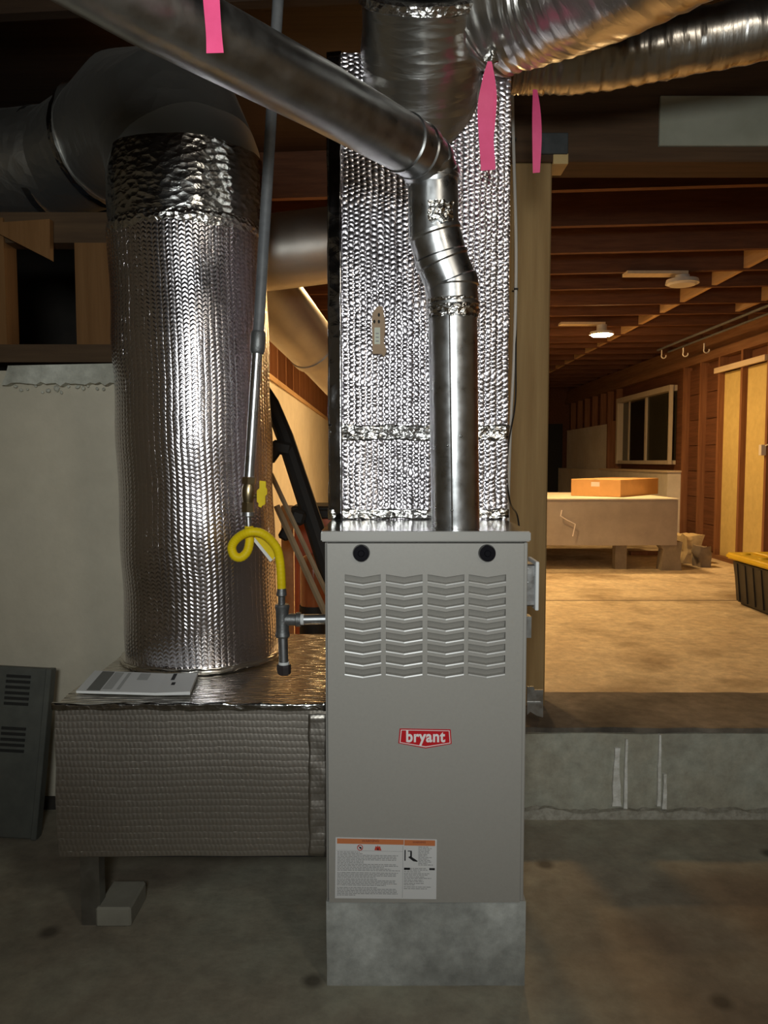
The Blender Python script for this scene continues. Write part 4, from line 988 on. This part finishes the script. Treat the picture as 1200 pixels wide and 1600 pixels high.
def stick(pa, pb, Y0, Y1, r, label):
    A, B = pt(*pa, Y0), pt(*pb, Y1); d = (B-A).normalized(); E = B+d*((B.z-FL)/abs(d.z))
    o = tube('wood_stick', [A, A.lerp(E, 0.5), E], r, M_stick, None, seg=4, smooth=10, loc=E); tag(o, label, 'stick')
stick((423, 740), (512, 930), 3.0, 2.98, 0.0095, 'longer wood stick leaning by the black pole')
stick((432, 790), (508, 958), 2.98, 2.965, 0.0125, 'shorter thicker wood stick leaning in front of the longer one')
# orange canister
oc = thing('orange_vacuum', pt(500, 1050, 3.7), 'orange plastic canister tool with black lid behind the furnace', 'tool')
xo0, xo1 = xx(462, 850, 3.7), xx(545, 850, 3.7)
box('housing', xo0, xo1, 3.62, 3.9, FL, zz(800, 3.65), M_orange, oc, bevel=0.02, seg=3)
box('lid', xo0-0.01, xo1+0.01, 3.6, 3.92, zz(802, 3.65), zz(790, 3.65), M_blackmatte, oc, bevel=0.008)
box('latch', xx(495, 800, 3.6), xx(520, 800, 3.6), 3.575, 3.62, zz(810, 3.6), zz(796, 3.6), M_blackmatte, oc, bevel=0.006)
cj = Vector((xx(490, 900, 3.5), 3.5, FL))
jar = thing('amber_jar', cj, 'amber clear plastic jar in front of the orange canister', 'jar')
zj = zz(868, 3.42)
tube('jar_body', [cj, cj+Vector((0, 0, 0.02)), Vector((cj.x, cj.y, zj-0.06)), Vector((cj.x, cj.y, zj-0.015)), Vector((cj.x, cj.y, zj))], [0.058, 0.062, 0.062, 0.05, 0.03], M_clear, jar, seg=28)
tube('base_band', [cj+Vector((0, 0, 0.0)), Vector((cj.x, cj.y, zz(945, 3.5)))], [0.066, 0.066], M_blackmatte, jar, seg=28)
sw = thing('wood_board', pt(450, 1000, 3.4), 'upright reddish board between riser and amber jar', 'board')
box('plank', xx(440, 900, 3.75), xx(458, 900, 3.75), 3.75, 3.78, FL, zz(790, 3.75), M_block, sw)

# ------------------------------------------------------------------ back room: lamps
def lamp(X, Y, zbot, lit, label, on=None):
    t = thing('ceiling_lamp', (X, Y, zbot), label, 'lamp')
    def disc(name, r0, r1, z0, z1, m):
        bm = bmesh.new(); sweep(bm, [(X, Y, z0), (X, Y, z1)], [r0, r1], 32, up=(1, 0, 0)); return finish(name, bm, m, t, smooth=40)
    disc('housing', 0.118, 0.112, zbot+0.012, zbot+0.04, M_lampwhite); disc('stem', 0.05, 0.05, zbot+0.039, JB-0.020, M_lampwhite)
    disc('lens', 0.092, 0.105, zbot, zbot+0.013, (on or M_lampon) if lit else M_lampwhite)
    box('mounting_board', X-0.42, X+0.02, Y-0.06, Y+0.06, JB-0.022, JB-0.001, M_lightboard, t)
    return t
lz = CAM_H+1.30
lamp(xx(940, 521, 7.75), 7.75, zz(525, 7.75), True, 'lit round ceiling lamp glowing among the joists')
lamp(xx(1066, 441, 5.7), 5.7, zz(446, 5.7), False, 'unlit round ceiling lamp with pale rim nearer the camera')
lamp(0.70, 6.4, CAM_H+1.26, True, 'lit round ceiling lamp behind the foil plenum, right of the other hidden one')
lamp(-0.02, 4.7, CAM_H+1.22, True, 'weaker lit ceiling lamp nearest the back of the foil plenum', M_lampweak)
# pipes along the ceiling
for k, (X, zr, r_, lb) in enumerate(((3.10, 1.25, 0.012, 'upper left thin pipe of two running under the joists'), (3.22, 1.23, 0.010, 'lower right thin pipe of two running under the joists'))):
    o = tube('ceiling_pipe', [(X, 4.6, CAM_H+zr), (X, 6.5, CAM_H+zr), (X, 8.8, CAM_H+zr)], r_, M_paintedpipe, None, seg=10, loc=(X, 4.6, CAM_H+zr)); tag(o, lb, 'pipe')
# white J hooks
for px, py, Y in ((1037, 556, 8.6), (1071, 553, 7.9), (1104, 547, 7.3)):
    c = pt(px, py, Y); P = [c+Vector((0.026*math.cos(a), 0, 0.026*math.sin(a))) for a in [math.radians(x) for x in range(150, 381, 23)]]
    P = [P[0]+Vector((0, 0, 0.05))]+P
    o = tube('wall_hook', P, 0.006, M_lampwhite, None, seg=8, loc=P[0]); tag(o, {1037: 'white J hook nearest the window', 1071: 'middle white J hook under the ceiling pipes', 1104: 'white J hook nearest the yellow bays'}[px], 'hook', 'white hooks along the right wall')
# electric box + cable on right wall
eb = thing('outlet_box', pt(1190, 703, 7.1), 'small pale electrical box on the right stud', 'outlet')
c = Vector((XR-0.025, 7.19, zz(703, 7.1)))
box('box_body', XR-0.05, XR-0.002, 7.17, 7.22, c.z-0.05, c.z+0.05, M_lampwhite, eb, bevel=0.004)
tube('cable', curve_pts([(XR-0.02, 7.15, c.z+0.04), (XR+0.02, 6.95, c.z+0.12), (XR+0.03, 6.9, c.z+0.4), (XR+0.03, 6.9, zp0)], 5), 0.006, M_cable, eb, seg=8)
# foil duct on legs
X0d, X1d = 0.9, 2.80; Yd0, Yd1 = 7.3, 8.75; zd0, zd1 = zz(852, 7.3), zz(781, 7.3)
du = thing('low_foil_duct', ((X0d+X1d)/2, Yd0, FL), 'long grey foil-wrapped duct raised on legs in the back room', 'duct')
box('insulation_wrap', X0d, X1d, Yd0, Yd1, zd0, zd1, M_greyduct, du, cuts=12, wob=0.006, wsc=4)
top_ = box('lit_top', X0d-0.01, X1d+0.01, Yd0-0.01, Yd1, zd1+0.002, zd1+0.012, M_white, du)  # white layer, the lamplight on the duct top put into colour
for px in (964,):
    X = (px-594)/1200*7.45; box('leg', X-0.055, X+0.055, 7.40, 7.5, FL, zd0+0.01, M_greyblock, du)
X = (1044-594)/1200*7.35
prism('end_leg', [(X-0.14, zd0+0.03), (X+0.10, zd0+0.03), (X+0.08, FL+0.12), (X+0.10, FL), (X-0.10, FL), (X-0.08, FL+0.2)], 7.31, 7.45, M_greyblock, du)
tube('bright_scratch', [pt(878, 797, 7.27), pt(876, 806, 7.27), pt(885, 812, 7.27), pt(899, 819, 7.27), pt(895, 838, 7.27)], 0.006, M_print, du, seg=6)
# cardboard box
A = Vector((2.33, 7.56, zd1+0.013)); u = Vector((-0.5, 0.866, 0)); v = Vector((0.866, 0.5, 0))
cbx = thing('cardboard_box', A, 'flat orange-brown cardboard carton on the foil duct', 'box')
Mb = Matrix.Translation(A) @ Matrix.Rotation(math.radians(50), 4, 'Z')
hb = 0.172
box('carton', 0, 1.0, 0, 0.53, 0, hb, M_card, cbx, bevel=0.004, M=Mb)
box('carton_label', -0.002, 0.0, 0.22, 0.31, 0.10, 0.145, M_print, cbx, M=Mb)
box('tape_strip', -0.001, 1.0, 0.24, 0.29, hb-0.001, hb+0.001, M_lightboard, cbx, M=Mb)
# tote with yellow lid
tx, ty = 2.55, 4.85; Lx, Ly, H = 0.50, 0.80, 0.375
to_ = thing('storage_tote', (tx+Lx/2, ty+Ly/2, FL), 'black plastic storage tote with yellow lid, right edge', 'tote')
bm = bmesh.new()
tb0 = [(tx+0.05, ty+0.05), (tx+Lx-0.05, ty+0.05), (tx+Lx-0.05, ty+Ly-0.05), (tx+0.05, ty+Ly-0.05)]; tb1 = [(tx+0.015, ty+0.015), (tx+Lx-0.015, ty+0.015), (tx+Lx-0.015, ty+Ly-0.015), (tx+0.015, ty+Ly-0.015)]
A_ = [bm.verts.new((x, y, FL)) for x, y in tb0]; B_ = [bm.verts.new((x, y, FL+H-0.04)) for x, y in tb1]
bm.faces.new(A_[::-1]); bm.faces.new(B_)
for i in range(4): bm.faces.new((A_[i], A_[(i+1) % 4], B_[(i+1) % 4], B_[i]))
bmesh.ops.bevel(bm, geom=[e for e in bm.edges], offset=0.02, segments=3, affect='EDGES'); finish('body', bm, M_tote, to_, smooth=40)
for k in range(6):
    y = ty+0.1+k*0.118
    f0 = prism('rib', [(tx+0.052, FL+0.03), (tx+0.030, FL+H-0.07), (tx+0.012, FL+H-0.07), (tx+0.038, FL+0.03)], y, y+0.045, M_tote, to_)
bm = bmesh.new(); bmbox(bm, tx-0.015, tx+Lx+0.015, ty-0.015, ty+Ly+0.015, FL+H-0.045, FL+H); bmesh.ops.bevel(bm, geom=bm.edges[:], offset=0.012, segments=3, affect='EDGES')
bm.normal_update()
lid = finish('lid', bm, M_totelid, to_, smooth=40)
box('lid_rib', tx+0.13, tx+Lx-0.13, ty+0.10, ty+Ly-0.10, FL+H-0.004, FL+H+0.016, M_totelid, lid, bevel=0.008)
for (dx, dy) in ((0.06, 0.12), (0.06, 0.4), (0.06, 0.66)):
    bm = bmesh.new(); bmesh.ops.create_cone(bm, cap_ends=True, segments=16, radius1=0.035, radius2=0.03, depth=0.012, matrix=Matrix.Translation((tx+dx, ty+dy, FL+H+0.004))); finish('lid_boss', bm, M_totelid, lid, smooth=40)
# rubble by the right wall
def chunk(name, px, py, Y, sx, sy, sz, m, label, cat):
    c = pt(px, py, Y); bm = bmesh.new(); bmbox(bm, c.x-sx/2, c.x+sx/2, Y-sy/2, Y+sy/2, FL, FL+sz); bmesh.ops.subdivide_edges(bm, edges=bm.edges[:], cuts=4, use_grid_fill=True)
    for v_ in bm.verts:
        n_ = mnoise.noise_vector(v_.co*9)*0.05
        if v_.co.z > FL+0.01: v_.co += n_
        else: v_.co += Vector((n_.x, n_.y, 0))
    tag(finish(name, bm, m, None, smooth=60, loc=(c.x, Y, FL)), label, cat)
chunk('insulation_scrap', 1072, 870, 8.0, 0.18, 0.4, 0.28, M_scrap, 'pale scrap of insulation on the floor by the duct end', 'scrap')
chunk('rubble_block', 1096, 870, 7.6, 0.12, 0.16, 0.2, M_greyblock, 'grey rubble block standing against the right wall', 'block')
tag(box('loose_plank', 2.75, 3.4, 8.5, 8.6, FL, FL+0.04, M_stud, None, M=None), 'loose brown plank on the floor in front of the right wall', 'plank')
